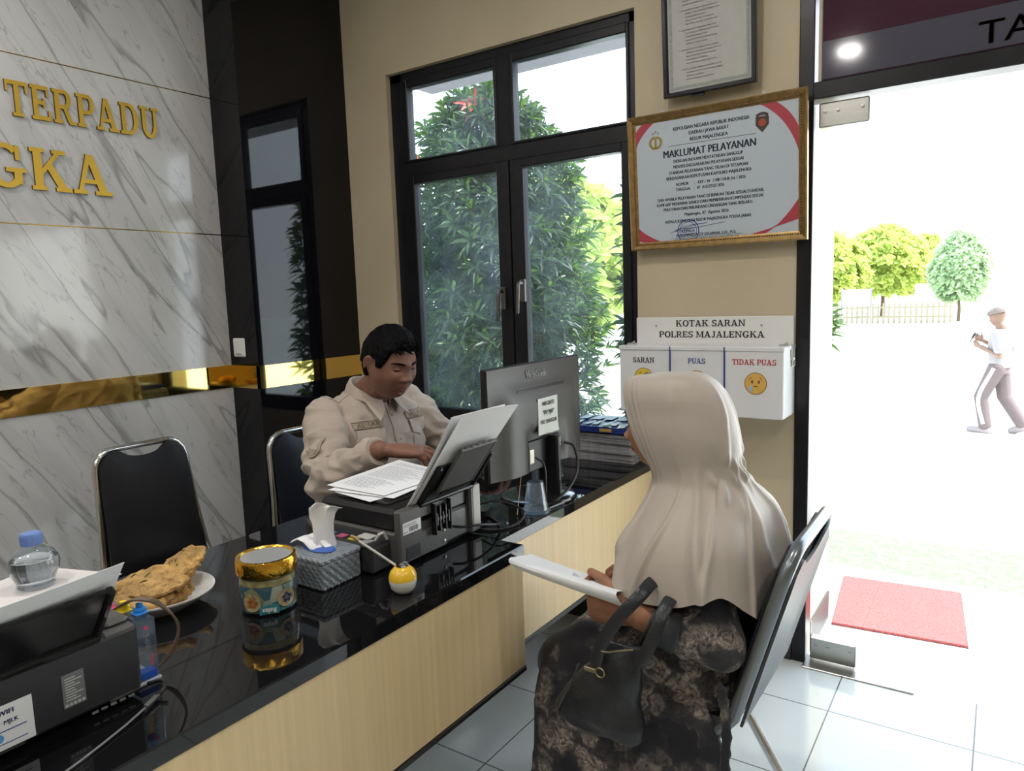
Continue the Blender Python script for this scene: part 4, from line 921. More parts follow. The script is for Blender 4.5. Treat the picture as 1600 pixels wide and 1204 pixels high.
# cables around the monitor and printer
def cable(label, pts, r=.0032, m=rubber): return tag(MB().tube(spline(pts, 8), r, 8, round_=True).build('cable', m), label, 'cable')
cable('thick black cable drooping from the monitor ports to its base', [(-1.128, 1.93, .915), (-1.105, 1.945, .90), (-1.085, 1.93, .84), (-1.085, 1.88, .79), (-1.10, 1.80, .758), (-1.12, 1.74, .7545)], .0042)
cable('thin black cable hanging from the back of the monitor beside the plastic cup', [(-1.130, 1.76, .90), (-1.105, 1.765, .88), (-1.103, 1.768, .82), (-1.110, 1.775, .77), (-1.12, 1.76, .7545)], .0032)
cable('black cable looping on the far counter beside the printer', [(-1.20, 1.56, .800), (-1.14, 1.575, .815), (-1.09, 1.62, .785), (-1.085, 1.60, .758), (-1.10, 1.53, .754), (-1.16, 1.50, .754), (-1.22, 1.53, .754)], .003)
cable('black power cord leaving the back of the middle printer', [(-1.142, 1.375, .800), (-1.118, 1.39, .798), (-1.10, 1.44, .792), (-1.10, 1.50, .775), (-1.13, 1.56, .757), (-1.22, 1.62, .754), (-1.32, 1.66, .754)], .0036)
t = thing('power_adapter', 'black power adapter lying on the far counter between printer and cup', 'power adapter', (-1.25, 1.60, ZT), .35)
MB().box((-.05, -.03, 0), (.05, .03, .028), .005).build('case', plasticdk, t, angle=25)
MB().prism([(-.006, -.005), (.006, -.005), (0, .006)], (.02, 0, .0281), (0, 1, 0), (-1, 0, 0), (0, 0, 1), .0006).build('mark', mat('lime_mark', (.40, .55, .05), .5), t, smooth=False, label='small lime green triangle')
# plastic cup upside down, toothpick
t = thing('plastic_cup', 'clear plastic cup standing upside down in front of the monitor', 'cup', (-1.112, 1.725, ZT))
cp = glass_mat('cup_plastic', (.93, .96, .97), 3.2, .16)
MB().lathe([(.041, .0), (.0405, .004), (.037, .006), (.035, .012)]+[(.035-.011*k/14+(.0006 if k % 2 else 0), .012+.074*k/14) for k in range(15)]+[(.022, .089), (.001, .088)], n=36).build('wall', cp, t)
MB().lathe([(.0370, .0), (.0425, .001), (.0430, .005), (.0385, .008), (.0365, .0075)], n=36).build('rim', glass_mat('cup_rim', (.8, .86, .88), 2.5, .25), t, label='thick clear rim')
tag(MB().tube([(-1.135, 1.660, .7535), (-1.142, 1.698, .865)], .0013, 6, round_=True).build('toothpick', mat('pale_wood', (.5, .42, .28), .6)), 'thin pale stick leaning against the upside down cup', 'stick')
tag(MB().tube([(-1.085, 1.76, .7535), (-1.078, 1.83, .7535)], .003, 8, round_=True).build('pencil', mat('grey_pencil', (.22, .23, .24), .35)), 'short grey pencil lying at the foot of the cup', 'pencil')
# paper pile and blue packet below the window
random.seed(11)
np0 = None
for k in range(9):
    z = ZT+.0118*k; off = (random.uniform(-.008, .008), random.uniform(-.008, .008)); rz = random.uniform(-.03, .03)
    lb = 'folded grey newspaper in the pile under the blue packet below the window'
    if np0 is None:
        np0 = thing('newspaper', lb, 'newspaper', (-1.25+off[0], 2.49+off[1], z), rz, 'newspapers in the pile'); m = MB()
        for q in range(4): m.box((-.15, -.12, .0003+.0029*q), (.15-.003*(q % 2), .12, .0029*(q+1)), .0006)
        m.build('folded_pages', mat('newsprint', (.26, .26, .27), .85, var=.3, vscale=70), np0, smooth=False)
        m = MB()
        for q in range(7): m.box((-.14+.04*q, -.1206, .004), (-.112+.04*q, -.1200, .0072))
        m.build('print', greyink, np0, smooth=False)
    else: dup(np0, (-1.25+off[0], 2.49+off[1], z), rz, lb)
t = thing('blue_packet', 'blue and white printed packet on top of the newspaper pile', 'packet', (-1.25, 2.48, ZT+.1066), .02)
pk = MB(); P = [[V((-.15+.30*i/14, -.125+.24*j/10, .028+.005*nz((i*.6, j*.6, 1)))) for i in range(15)] for j in range(11)]
pk.slab(P, -.022); pk.build('wrapper', mat('navy_wrapper', (.012, .03, .16), .28, coat=.3), t, angle=60)
k = MB()
for q in range(7): k.prism([(-.135+.038*q, -.105), (-.112+.038*q, -.105), (-.098+.038*q-.03*(q % 2), -.03), (-.121+.038*q-.03*(q % 2), -.03)], (0, 0, .0325), (1, 0, 0), (0, 1, 0), (0, 0, 1), .001)
for q in range(5): k.prism([(-.13+.052*q, .0), (-.092+.052*q, .0), (-.10+.052*q+.03*(q % 2), .085), (-.125+.052*q, .085)], (0, 0, .0325), (1, 0, 0), (0, 1, 0), (0, 0, 1), .001)
k.build('pattern', mat('pale_blue_print', (.45, .60, .72), .4), t, smooth=False, label='pale blue printed pattern')
MB().box((.02, -.128, .010), (.07, -.124, .022), .001).build('tab', mat('tan_tab', (.40, .26, .06), .5), t, smooth=False, label='tan tab on its side')
# ================================================================== PEOPLE
def g_(x, s): return math.exp(-(x/s)**2)
def head_point(th, ph, S):
    """face surface; th 0 = straight ahead, ph elevation; S = dimensions"""
    ax, ay, az = S['ax'], S['ay'], S['az']
    c = math.cos(ph); x, y, t = c*math.cos(th), c*math.sin(th), math.sin(ph)
    px, py, pz = x*ax, y*ay, t*az
    if t < 0:
        k = -t; py *= 1-S['jaw']*k*k
        if x < 0: px *= 1-.42*min(1, k*1.1)
        else: px *= 1+.10*k
    else:
        py *= 1-.05*t
        if x < 0: px *= 1.10
    if x > 0:
        px *= 1-.10*x*g_(py, .06)*(1 if abs(t) < .7 else .5)
        q = x
        bridge = .0105*g_(t-.10, .20)+.0215*g_(t+.22, .125)
        if t < -.30: bridge *= max(0, 1-(-.30-t)/.07)
        px += q*bridge*g_(py, .0125)
        px += q*.0125*(g_(py-.0165, .0090)+g_(py+.0165, .0090))*g_(t+.245, .065)
        px -= q*.0105*(g_(py-.034, .018)+g_(py+.034, .018))*g_(t-.055, .085)
        px += q*.0050*g_(t-.22, .07)*g_(py, .055)
        px += q*.0075*(g_(py-.048, .024)+g_(py+.048, .024))*g_(t+.18, .17)
        px += q*g_(py, .024)*(.0105*g_(t+.435, .042)+.0110*g_(t+.555, .045)-.0045*g_(t+.493, .016))
        px += q*(.0085*g_(py, .024)*g_(t+.80, .12)-.004*g_(py, .03)*g_(t+.665, .045))
    return V((px, py, pz))
def head_surface(mb, S, M, off=None, nu=88, nv=66):
    vs_ = []; fs = []
    for j in range(nv+1):
        ph = -PI/2+PI*j/nv
        for i in range(nu):
            th = 2*PI*i/nu; p = head_point(th, ph, S)
            if off:
                n = V((p.x/S['ax']**2, p.y/S['ay']**2, p.z/S['az']**2)).normalized(); p = p+n*off(th, ph, p)
            vs_.append(M @ p)
    for j in range(nv):
        for i in range(nu): fs.append((j*nu+i, j*nu+(i+1) % nu, (j+1)*nu+(i+1) % nu, (j+1)*nu+i))
    return mb.add(vs_, fs)
def hand(mb, w, f, n, right, curls, sc=1.0, thumb=(.55, .75, .1), spread=.06, tcurl=.35):
    """palm, four unequal fingers and a thumb; f finger direction, n back of the hand"""
    w, f = vec(w), vec(f).normalized(); n = vec(n); n = (n-f*n.dot(f)).normalized(); s = n.cross(f) if right else f.cross(n)
    R = lambda a, b, c: (s*(a*sc), n*(b*sc), c)
    mb.loft([(w-f*.03*sc, s*.024*sc, n*.019*sc), (w, s*.026*sc, n*.018*sc), (w+f*.03*sc, s*.037*sc, n*.0175*sc), (w+f*.06*sc, s*.041*sc, n*.016*sc), (w+f*.085*sc, s*.040*sc, n*.013*sc), (w+f*.094*sc, s*.034*sc, n*.008*sc)], 16, True, 2.5)
    L = (.070, .079, .073, .056)
    for i in range(4):
        b = w+f*(.082-.004*abs(i-1))*sc+s*(.030-.0195*i)*sc; d = (f+s*(spread*(1.5-i))).normalized(); ax = s
        cu = curls[i] if isinstance(curls[0], (list, tuple)) else curls
        pts = [b-d*.014*sc]; r = [.0098*sc]; pts.append(b); r.append(.0098*sc); p = b; kx = n.cross(d)
        for k, (fr, a) in enumerate(zip((.46, .30, .24), cu)):
            d = (Matrix.Rotation(math.radians(a), 3, kx) @ d).normalized()
            q = p+d*(L[i]*fr*sc)
            pts += [p+(q-p)*.5, q]; rr = (.0092, .0084, .0076)[k]*sc; r += [rr, rr*1.0]; p = q
        mb.tube(pts, r, 10, round_=True)
    b = w+f*.022*sc+s*.020*sc-n*.004*sc; d = (f*thumb[0]+s*thumb[1]-n*thumb[2]).normalized(); pts = [b]; r = [.0155*sc]
    p = b+d*.030*sc; pts.append(p); r.append(.0125*sc)
    for k, l in enumerate((.032, .027)):
        d = (d*(1-tcurl)+(f*1.0-n*.15)*tcurl).normalized(); p = p+d*l*sc; pts.append(p); r.append((.0105, .0088)[k]*sc)
    mb.tube(pts, r, 10, round_=True)
skin = mat('brown_skin', (.235, .115, .080), .48, spec=.35, var=.10, vscale=25, sub=.12, bump=.04, bscale=250)
skinw = mat('tan_skin', (.30, .145, .085), .5, spec=.35, var=.12, vscale=30, sub=.12, bump=.08, bscale=200)
khaki = mat('khaki_cloth', (.46, .385, .325), .85, var=.05, vscale=8, bump=.10, bscale=420, sheen=.15)
khakid = mat('khaki_patch', (.37, .31, .25), .85, var=.06, bump=.12, bscale=300)
trouser = mat('tan_trousers', (.33, .265, .185), .85, var=.06, bump=.1, bscale=300)
hairm = mat('black_hair', (.0025, .0023, .0028), .6, spec=.10, var=.4, vscale=60, bump=.7, bscale=110, stretch=(1, 1, .35))
def wrinkles(amp, fns):
    def f(p, n):
        d = 0
        for fn in fns: d += fn(p)
        return p+n*(amp*d)
    return f
# ------------------------------------------------------------------ the officer
man = thing('person', 'man in a khaki uniform shirt sitting behind the counter and looking down at papers', 'person', (-1.95, 1.875, 0))
HS = dict(ax=.100, ay=.083, az=.121, jaw=.13)
HM = Matrix.Translation((.190, -.052, 1.158)) @ Matrix.Rotation(-.13, 4, 'Z') @ Matrix.Rotation(.26, 4, 'Y')
b = MB(); head_surface(b, HS, HM)
for sy in (-1, 1):      # ears
    c = HM @ V((-.012, sy*.083, .002)); e1 = (HM.to_3x3() @ V((.25, sy*.30, 1))).normalized(); e2 = (HM.to_3x3() @ V((1, -sy*.45, 0))).normalized()
    k = [c+e1*(.031*math.sin(a)+.002)+e2*(.018*math.cos(a)) for a in np.linspace(0, 2*PI, 22)]
    b.tube(k, .0052, 8); b.loft([(c-e1*.024, e2*.008, e1.cross(e2)*.006), (c-e1*.012, e2*.015, e1.cross(e2)*.004), (c+e1*.015, e2*.017, e1.cross(e2)*.004), (c+e1*.028, e2*.010, e1.cross(e2)*.004)], 12)
b.tube([(.01, -.005, 1.00), (.05, -.015, 1.045), (.105, -.032, 1.075), (.150, -.043, 1.105)], [.072, .064, .060, .062], 20, round_=True)
b.loft([((-.02, 0, .46), (.12, 0, 0), (0, .165, 0)), ((0, 0, .62), (.125, 0, 0), (0, .17, 0)), ((.01, 0, .80), (.122, 0, 0), (0, .18, 0)), ((.01, 0, .94), (.10, 0, 0), (0, .19, 0)), ((.005, 0, 1.01), (.07, 0, 0), (0, .15, 0)), ((.01, 0, 1.04), (.05, 0, 0), (0, .08, 0))], 24, power=2.4)
RS, RE, RW = V((.02, -.205, .975)), V((.180, -.360, .815)), V((.425, -.360, .935))
LS, LE, LW = V((.03, .195, .980)), V((.150, .272, .818)), V((.360, .205, .820))
for S_, E_, W_ in ((RS, RE, RW), (LS, LE, LW)): b.tube([S_, S_.lerp(E_, .5), E_, E_.lerp(W_, .5), W_], [.052, .048, .042, .038, .030], 14, round_=True)
rf = V((.72, .70, -.10)).normalized()
hand(b, RW+rf*.028, rf, (-.15, -.30, 1), True, [(8, 26, 22), (16, 30, 24), (24, 34, 26), (30, 36, 26)], 1.08, (.65, .60, .30), .09)
lf = V((.95, -.15, -.10)).normalized()
hand(b, LW+lf*.028, lf, (.1, .2, 1), False, [(20, 25, 15), (22, 28, 18), (25, 30, 20), (30, 32, 20)], 1.06)
for sy, kx, ky, kz in ((-1, .40, -.34, .56), (1, .40, .14, .52)):
    b.tube([(0, sy*.09, .52), (.2, (sy*.09+ky)/2, .545), (kx, ky, kz-.02)], [.075, .07, .055], 14, round_=True); b.tube([(kx, ky, kz-.02), (kx+.02, ky, .28), (kx-.02, ky, .07)], [.052, .048, .036], 12, round_=True); b.tube([(kx-.05, ky, .05), (kx+.12, ky, .04)], [.04, .036], 10, round_=True)
b.fuse('body', skin, man, .0028, 1)
# shirt
s = MB()
s.loft([((-.02, -.005, .50), (.150, 0, 0), (0, .200, 0)), ((-.0, -.005, .62), (.158, 0, 0), (0, .205, 0)), ((.015, -.005, .74), (.158, 0, 0), (0, .208, 0)), ((.022, -.003, .84), (.150, 0, 0), (0, .214, 0)), ((.020, 0, .92), (.134, 0, 0), (0, .220, 0)), ((.014, 0, .975), (.112, 0, 0), (0, .215, 0)), ((.014, -.004, 1.012), (.090, 0, 0), (0, .165, 0)), ((.02, -.010, 1.040), (.078, 0, 0), (0, .100, 0)), ((.03, -.014, 1.052), (.068, 0, 0), (0, .075, 0))], 32, power=2.35)
for S_, E_, W_ in ((RS, RE, RW), (LS, LE, LW)):
    C_ = W_-(W_-E_).normalized()*.012
    s.tube([S_+V((-.015, 0, -.005)), S_.lerp(E_, .30), S_.lerp(E_, .7), E_, E_.lerp(C_, .35), E_.lerp(C_, .75), C_], [.068, .069, .065, .060, .057, .050, .0435], 20, round_=False)
    s.ball(E_, .0605); s.ball(S_+V((-.01, 0, -.002)), .072)
def rid(q): return 1-2*abs(nz(q))*1.6
def mfold(p):
    arm = max(0, min(1, (abs(p.y)-.19)/.06))
    w = V((nz(p*6), nz(p*6+V((5, 1, 2))), nz(p*6+V((1, 7, 3)))))*.03; q = p+w
    body = .9*rid((q.x*3, q.y*10+q.z*4, q.z*7))+.55*rid((q.x*8+3, q.y*16-q.z*9, q.z*14))
    el = g_((p-RE).length, .15)+g_((p-LE).length, .15); sh = g_((p-RS-V((.06, .06, -.07))).length, .10)+g_((p-LS-V((.06, -.06, -.07))).length, .10)
    sl = 1.0*rid((q.x*9+q.z*12, q.y*9, q.z*13-q.x*6))+.6*rid((q.x*16, q.y*14+2, q.z*24))
    return (1-arm)*body*.75+arm*sl*(.55+.9*min(1, el))+sh*rid((q.x*14, q.y*14+q.z*14, q.z*8))*.9
shirt = s.fuse('shirt', khaki, man, .0048, 4, wrinkles(.0105, [mfold]), label='khaki long sleeved uniform shirt')
for side, (E_, W_) in (('r', (RE, RW)), ('l', (LE, LW))):
    dd = (W_-E_).normalized(); C_ = W_-dd*.012
    MB().tube([C_-dd*.058, C_-dd*.055, C_-dd*.004, C_+dd*.001], [.047, .0500, .0470, .0440], 24).build('cuff', khaki, man)
me = shirt.data; bvh = BVHTree.FromPolygons([v.co.copy() for v in me.vertices], [tuple(p.vertices) for p in me.polygons])
def conform(poly_grid, o, u, v, dirn, off, th, mb):
    """lay a grid of (a,b) points from frame o,u,v onto the shirt along dirn"""
    P = []
    for row in poly_grid:
        r = []
        for a, b2 in row:
            q = vec(o)+vec(u)*a+vec(v)*b2; h = bvh.ray_cast(q, vec(dirn))
            r.append(h[0]+h[1]*off if h[0] is not None else q+vec(dirn)*.3)
        P.append(r)
    mb.slab(P, th); return P
def rect_grid(x0, x1, y0, y1, nx=8, ny=5, low=None):
    return [[(x0+(x1-x0)*i/nx, y0+(y1-y0)*j/ny+((low(i/nx)*(1-j/ny)) if low else 0)) for i in range(nx+1)] for j in range(ny+1)]
O_ = (.5, 0, 0); U_, W2 = (0, 1, 0), (0, 0, 1); D_ = (-1, 0, 0)
flap = lambda q: -.012*(1-abs(2*q-1)) if True else 0
for (y0, y1, zt, nm) in ((-.172, -.062, .932, 'A'), (.066, .166, .938, 'P')):
    m = MB(); conform(rect_grid(y0+.004, y1-.004, zt-.135, zt-.02, 10, 8), O_, U_, W2, D_, .0012, .0018, m); m.build('chest_pocket', khaki, man)
    m = MB(); conform(rect_grid(y0, y1, zt-.046, zt, 10, 5, lambda q: -.014*(1-abs(2*q-1))), O_, U_, W2, D_, .0048, .0040, m); m.build('pocket_flap', khaki, man)
    m = MB(); conform(rect_grid(y0+.0, y1-.0, zt+.004, zt+.030, 10, 3), O_, U_, W2, D_, .0020, .0022, m); strip = m.build('name_strip', khakid, man, label='stitched name strip above the pocket')
    k = MB(); text_on(k, 'ASHAR' if nm == 'A' else 'POLRI', (0, 0, 0), (1, 0, 0), (0, 1, 0), .0165, 'CENTER', .02, .001, 1.15)
    k.v = [tuple((lambda h: h[0]+h[1]*(.0046 if p[2] > .0005 else .0042) if h[0] is not None else V((.2, 0, .9)))(bvh.ray_cast(V((.5, (y0+y1)/2+p[0], zt+.0085+p[1])), V(D_)))) for p in k.v]
    k.build('strip_lettering', mat('brown_thread', (.20, .145, .10), .8), strip, smooth=False)
    e = MB()
    for q in (rect_grid(y0, y1, zt+.004, zt+.0062, 10, 1), rect_grid(y0, y1, zt+.0278, zt+.030, 10, 1)): conform(q, O_, U_, W2, D_, .0043, .001, e)
    e.build('strip_border', mat('brown_thread', (.20, .145, .10), .8), strip)
m = MB(); conform(rect_grid(-.021, .021, .62, 1.02, 4, 26), O_, U_, W2, D_, .0016, .0024, m); m.build('placket', khaki, man)
m = MB()
for z in (.70, .79, .88, .965):
    h = bvh.ray_cast(V((.5, .0, z)), V(D_)); m.lathe([(.001, .0025), (.0055, .0025), (.0055, .0055), (.001, .006)], h[0], 12, 'X')
m.build('button', khakid, man)
for sy in (-1, 1):
    m = MB(); P = rect_grid(0, .115, -.022, .022, 8, 4)
    conform([[(a, b2*(1-.35*max(0, .35-a/.115))) for a, b2 in r] for r in P], (.012, sy*.085, 1.3), (0, sy, -.0), (sy*-1.0*-1, 0, 0), (0, 0, -1), .003, .004*(1), m); m.build('epaulette', khaki, man)
m = MB(); P = [[(a*(1 if j > 2 else (.25+.25*j)), b2) for a, b2 in r] for j, r in enumerate(rect_grid(-.030, .030, -.038, .036, 8, 7))]
on = V((.25, -1, .25)).normalized(); conform(P, V((.115, -.30, .90))-on*-.3, V((1, .25, 0)).normalized(), V((-.2, -.1, 1)).normalized(), -on, .0042, .0030, m); pt = m.build('shoulder_patch', khakid, man, label='stitched shield patch on the upper sleeve')
m = MB()
for q in (P,): conform([[(a*.72, b2*.72+.001) for a, b2 in r] for r in q], V((.115, -.30, .90))-on*-.3, V((1, .25, 0)).normalized(), V((-.2, -.1, 1)).normalized(), -on, .0074, .0012, m)
m.build('patch_centre', khaki, pt)
# collar
m = MB(); P = []
NC = 40; nc = V((.070, -.022, 1.062))
for i in range(NC+1):
    a = math.radians(18+324*i/NC); fr = max(0, math.cos(a)); ca, sa = math.cos(a), math.sin(a); back = max(0, -ca)
    top = nc+V((.070*ca-.010, .070*sa, .012+.030*back-.034*fr)); dd_ = abs(abs(math.degrees(a)-180)-146); tipf = max(0, 1-dd_/26)
    mid = nc+V((.082*ca-.012, .082*sa, .008+.030*back-.036*fr)); low = nc+V((.096*ca-.014+.040*tipf, .092*sa+math.copysign(.026*tipf, sa), -.022+.020*back-.022*fr-.060*tipf)); inn = nc+V((.066*ca-.010, .066*sa, -.030+.02*back-.03*fr))
    P.append([inn, top, top.lerp(mid, .6)+V((0, 0, .003)), mid.lerp(low, .35), mid.lerp(low, .7), low])
m.slab([list(r) for r in zip(*P)], .0028); m.build('collar', khaki, man, angle=60)
m = MB(); m.tube([(-.01, 0, .50), (-.01, 0, .55)], [.168, .166], 30); m.build('belt', mat('black_belt', (.01, .01, .01), .4), man)
tr = MB(); tr.loft([((-.03, 0, .45), (.15, 0, 0), (0, .19, 0)), ((-.02, 0, .56), (.155, 0, 0), (0, .195, 0))], 24)
for sy, kx, ky, kz in ((-1, .40, -.34, .56), (1, .40, .14, .52)):
    tr.tube([(-.02, sy*.09, .525), (.2, (sy*.09+ky)/2, .55), (kx, ky, kz-.02)], [.092, .088, .072], 18, round_=True); tr.tube([(kx, ky, kz-.02), (kx+.02, ky, .28), (kx-.02, ky, .10)], [.069, .066, .060], 16)
tr.fuse('trousers', trouser, man, .008, 3)
# hair, brows, eyes, mouth
def hair_off(th, ph, p):
    t = math.sin(ph); a = abs((th+PI) % (2*PI)-PI)            # 0 = front
    line = .50+.06*math.cos(a*2) if a < .75 else (.50-.50*min(1, (a-.75)/.40) if a < 1.15 else (.0 if a < 1.36 else (.20 if a < 1.75 else -.34-.18*min(1, (a-1.75)/.8))))
    k = max(0, min(1, (t-line)/.12+.35)); k = k*k*(3-2*k)
    return -.010+k*(.020+.010*max(0, t)+.0035*nz(p*70)+.006*max(0, t-.2)*g_(a, .9))
m = MB(); head_surface(m, HS, HM, hair_off, 120, 90)
rnd = random.Random(4)
for _ in range(46):
    th = rnd.uniform(-.75, .75); ph = rnd.uniform(.50, 1.0); p0 = head_point(th, ph, HS); n0 = V((p0.x/HS['ax']**2, p0.y/HS['ay']**2, p0.z/HS['az']**2)).normalized(); q0 = HM @ (p0+n0*.014)
    dv = HM.to_3x3() @ V((.9, .35*rnd.uniform(-1, 1)+.2, -.25)); nn = HM.to_3x3() @ n0
    m.tube([q0-dv*.025, q0+nn*.003, q0+dv*.020-nn*.001], [.003, .0042, .0008], 6, .6, round_=False)
m.build('hair', hairm, man, angle=180)
def on_face(y, t, off):
    """point on the face at lateral y and height t (fraction of az)"""
    ph = math.asin(max(-1, min(1, t))); th = 0.0
    for _ in range(14):
        p = head_point(th, ph, HS_); th += (y-p.y)*9
    n = V((1, p.y/.09, 0)).normalized(); return p+n*off
HS_ = HS
def face_bits(parent, M, S, browm, lipm, closed=.6, eyes=True):
    global HS_; HS_ = S
    br = MB(); li = MB(); ey = MB(); ir = MB(); ld = MB(); no = MB()
    for sy in (-1, 1):
        br.tube([M @ on_face(sy*(.014+.042*q), .205+.045*math.sin(q*2.2)-.02*q, .0018) for q in np.linspace(0, 1, 8)], [.0022, .0036, .0040, .0040, .0036, .0030, .0022, .001], 8, .55, round_=True)
        R3 = M.to_3x3(); c = M @ on_face(sy*.034, .060, -.0058)
        fx, ly, up = R3 @ V((1, 0, 0)), R3 @ V((0, 1, 0)), R3 @ V((0, 0, 1))
        def orb(el, az, r): return c+(fx*(math.cos(el)*math.cos(az))+ly*(math.sin(az)*1.22*math.cos(el*.7))+up*(math.sin(el)*.92))*r
        ey.slab([[orb(math.radians(e0), -1.2+2.4*i/10, .0112) for i in range(11)] for e0 in (-40, -30, -20, -10, 0, 10, 20)], .0006)
        ir.slab([[orb(math.radians(e0), .10*0+(-.42+.84*i/6)*math.cos(math.radians((e0+16)*2.4)), .0119) for i in range(7)] for e0 in (-30, -21, -12, -3, 6)], .0003)
        for k_ in range(1):
            e1 = lambda a: .0+math.radians(-30+(1-closed)*26-14*(1-math.cos(a*1.1))*0+8*(1-math.cos(a)))+.20
            ld.slab([[orb(e1(-1.35+2.7*i/12)+(math.radians(75)-e1(-1.35+2.7*i/12))*j/5, -1.35+2.7*i/12, .0126) for i in range(13)] for j in range(6)], .0010)
            e2 = lambda a: .22+math.radians(-37-10*math.cos(a)+(1-closed)*4+6*(1-math.cos(a)))
            ld.slab([[orb(math.radians(-80)+(e2(-1.35+2.7*i/12)-math.radians(-80))*j/4, -1.35+2.7*i/12, .0124) for i in range(13)] for j in range(5)], .0010)
            br.tube([orb(e1(a), a, .0136) for a in np.linspace(-1.25, 1.25, 11)], [.0005]+[.0016]*9+[.0005], 6)
        no.ball(M @ on_face(sy*.0085, -.300, -.0015), (.0032, .0036, .0022), 8, 6)
    for t0, h in ((-.455, .0034), (-.535, .0044)):
        pts = [M @ on_face(q*.024, t0-.012*q*q*(1 if t0 > -.5 else -2.2), .0008) for q in np.linspace(-1, 1, 11)]
        li.tube(pts, [.0008]+[h*(1-.75*abs(q)**2.2) for q in np.linspace(-1, 1, 11)][1:-1]+[.0008], 8, .6)
    ml = MB().tube([M @ on_face(q*.0225, -.494, .0022) for q in np.linspace(-1, 1, 11)], [.0006]+[.0012]*9+[.0006], 6)
    br.build('eyebrow', browm, parent); ey.build('eye', mat('eye_white', (.34, .29, .26), .25), parent); ir.build('iris', mat('dark_iris', (.012, .008, .006), .1), parent)
    ld.build('eyelid', lipm[1], parent); li.build('lips', lipm[0], parent); ml.build('mouth_line', mat('mouth_dark', (.05, .018, .014), .6), parent); no.build('nostril', mat('mouth_dark', (.05, .018, .014), .6), parent)
lipb = mat('brown_lips', (.22, .085, .065), .4, sub=.1)
face_bits(man, HM, HS, hairm, (lipb, skin), .85)
# ------------------------------------------------------------------ the woman
wom = thing('person', 'woman in a long beige headscarf and dark flowered dress sitting before the far counter', 'person', (-.60, 1.59, 0), PI)
WS = dict(ax=.092, ay=.068, az=.106, jaw=.22)
WM = Matrix.Translation((.043, .028, 1.066)) @ Matrix.Rotation(.04, 4, 'Z') @ Matrix.Rotation(.06, 4, 'Y')
def floral_mat():
    m = mat('dark_flowered_cloth', (.012, .012, .018), .75, sheen=.1); N, L, b = nodes(m); co = N.new('ShaderNodeTexCoord')
    wob = N.new('ShaderNodeTexNoise'); wob.inputs['Scale'].default_value = 26; wob.inputs['Detail'].default_value = 5; L.new(co.outputs['Object'], wob.inputs['Vector'])
    ad = N.new('ShaderNodeVectorMath'); ad.operation = 'MULTIPLY_ADD'; ad.inputs[1].default_value = (.05, .05, .05); L.new(wob.outputs['Color'], ad.inputs[0]); L.new(co.outputs['Object'], ad.inputs[2])
    big = N.new('ShaderNodeTexNoise'); big.inputs['Scale'].default_value = 7.5; big.inputs['Detail'].default_value = 2.5; L.new(ad.outputs[0], big.inputs['Vector'])
    area = ramp(N, [(.44, (0, 0, 0)), (.58, (1, 1, 1))]); L.new(big.outputs['Fac'], area.inputs[0])
    vo = N.new('ShaderNodeTexVoronoi'); vo.feature = 'SMOOTH_F1'; vo.inputs['Scale'].default_value = 21; vo.inputs['Smoothness'].default_value = .25; L.new(ad.outputs[0], vo.inputs['Vector'])
    pet = ramp(N, [(.05, (.9, .9, .9)), (.16, (.35, .35, .35)), (.26, (1, 1, 1)), (.36, (.45, .45, .45)), (.48, (.85, .85, .85)), (.62, (.12, .12, .12))]); L.new(vo.outputs['Distance'], pet.inputs[0])
    fine = N.new('ShaderNodeTexNoise'); fine.inputs['Scale'].default_value = 95; fine.inputs['Detail'].default_value = 5; fine.inputs['Roughness'].default_value = .7; L.new(ad.outputs[0], fine.inputs['Vector'])
    fr = ramp(N, [(.38, (.12, .12, .12)), (.60, (1, 1, 1))]); L.new(fine.outputs['Fac'], fr.inputs[0])
    m1 = N.new('ShaderNodeMath'); m1.operation = 'MULTIPLY'; L.new(area.outputs[0], m1.inputs[0]); L.new(pet.outputs[0], m1.inputs[1])
    m2 = N.new('ShaderNodeMath'); m2.operation = 'MULTIPLY'; L.new(m1.outputs[0], m2.inputs[0]); L.new(fr.outputs[0], m2.inputs[1])
    x = N.new('ShaderNodeMix'); x.data_type = 'RGBA'; L.new(m2.outputs[0], x.inputs[0]); x.inputs[6].default_value = (.010, .010, .016, 1); x.inputs[7].default_value = (.46, .38, .32, 1)
    L.new(x.outputs[2], b.inputs['Base Color']); return m
floral = floral_mat()
hijm = mat('beige_satin', (.42, .365, .315), .48, spec=.45, sheen=.2, bump=.03, bscale=500)
b = MB(); head_surface(b, WS, WM)
b.tube([(-.035, 0, .88), (-.02, .01, .94), (.0, .02, 1.0)], [.055, .048, .05], 16, round_=True)
b.loft([((-.06, 0, .47), (.12, 0, 0), (0, .15, 0)), ((-.06, 0, .62), (.105, 0, 0), (0, .14, 0)), ((-.07, 0, .76), (.095, 0, 0), (0, .14, 0)), ((-.07, 0, .86), (.075, 0, 0), (0, .13, 0)), ((-.05, 0, .91), (.05, 0, 0), (0, .07, 0))], 20)
LS, LE, LW = V((-.06, .125, .845)), V((-.135, .185, .645)), V((.015, .240, .693))
RS, RE, RW = V((-.06, -.155, .845)), V((-.12, -.205, .64)), V((.075, .02, .645))
for S_, E_, W_ in ((LS, LE, LW), (RS, RE, RW)): b.tube([S_, S_.lerp(E_, .5), E_, E_.lerp(W_, .5), W_], [.042, .040, .037, .036, .030], 14, round_=True)
lf = V((1, -.02, .03)).normalized()
hand(b, LW+lf*.022, lf, (.05, .95, -.15), False, [(30, 62, 50), (48, 64, 50), (60, 64, 50), (68, 64, 50)], 1.10, (.75, .55, .35), .03, .5)
rf = V((.96, .22, -.05)).normalized()
hand(b, RW+rf*.022, rf, (.15, .2, -.9), True, [(40, 50, 40), (48, 55, 40), (54, 58, 40), (60, 60, 40)], .95, (.6, .6, .1), .05, .4)
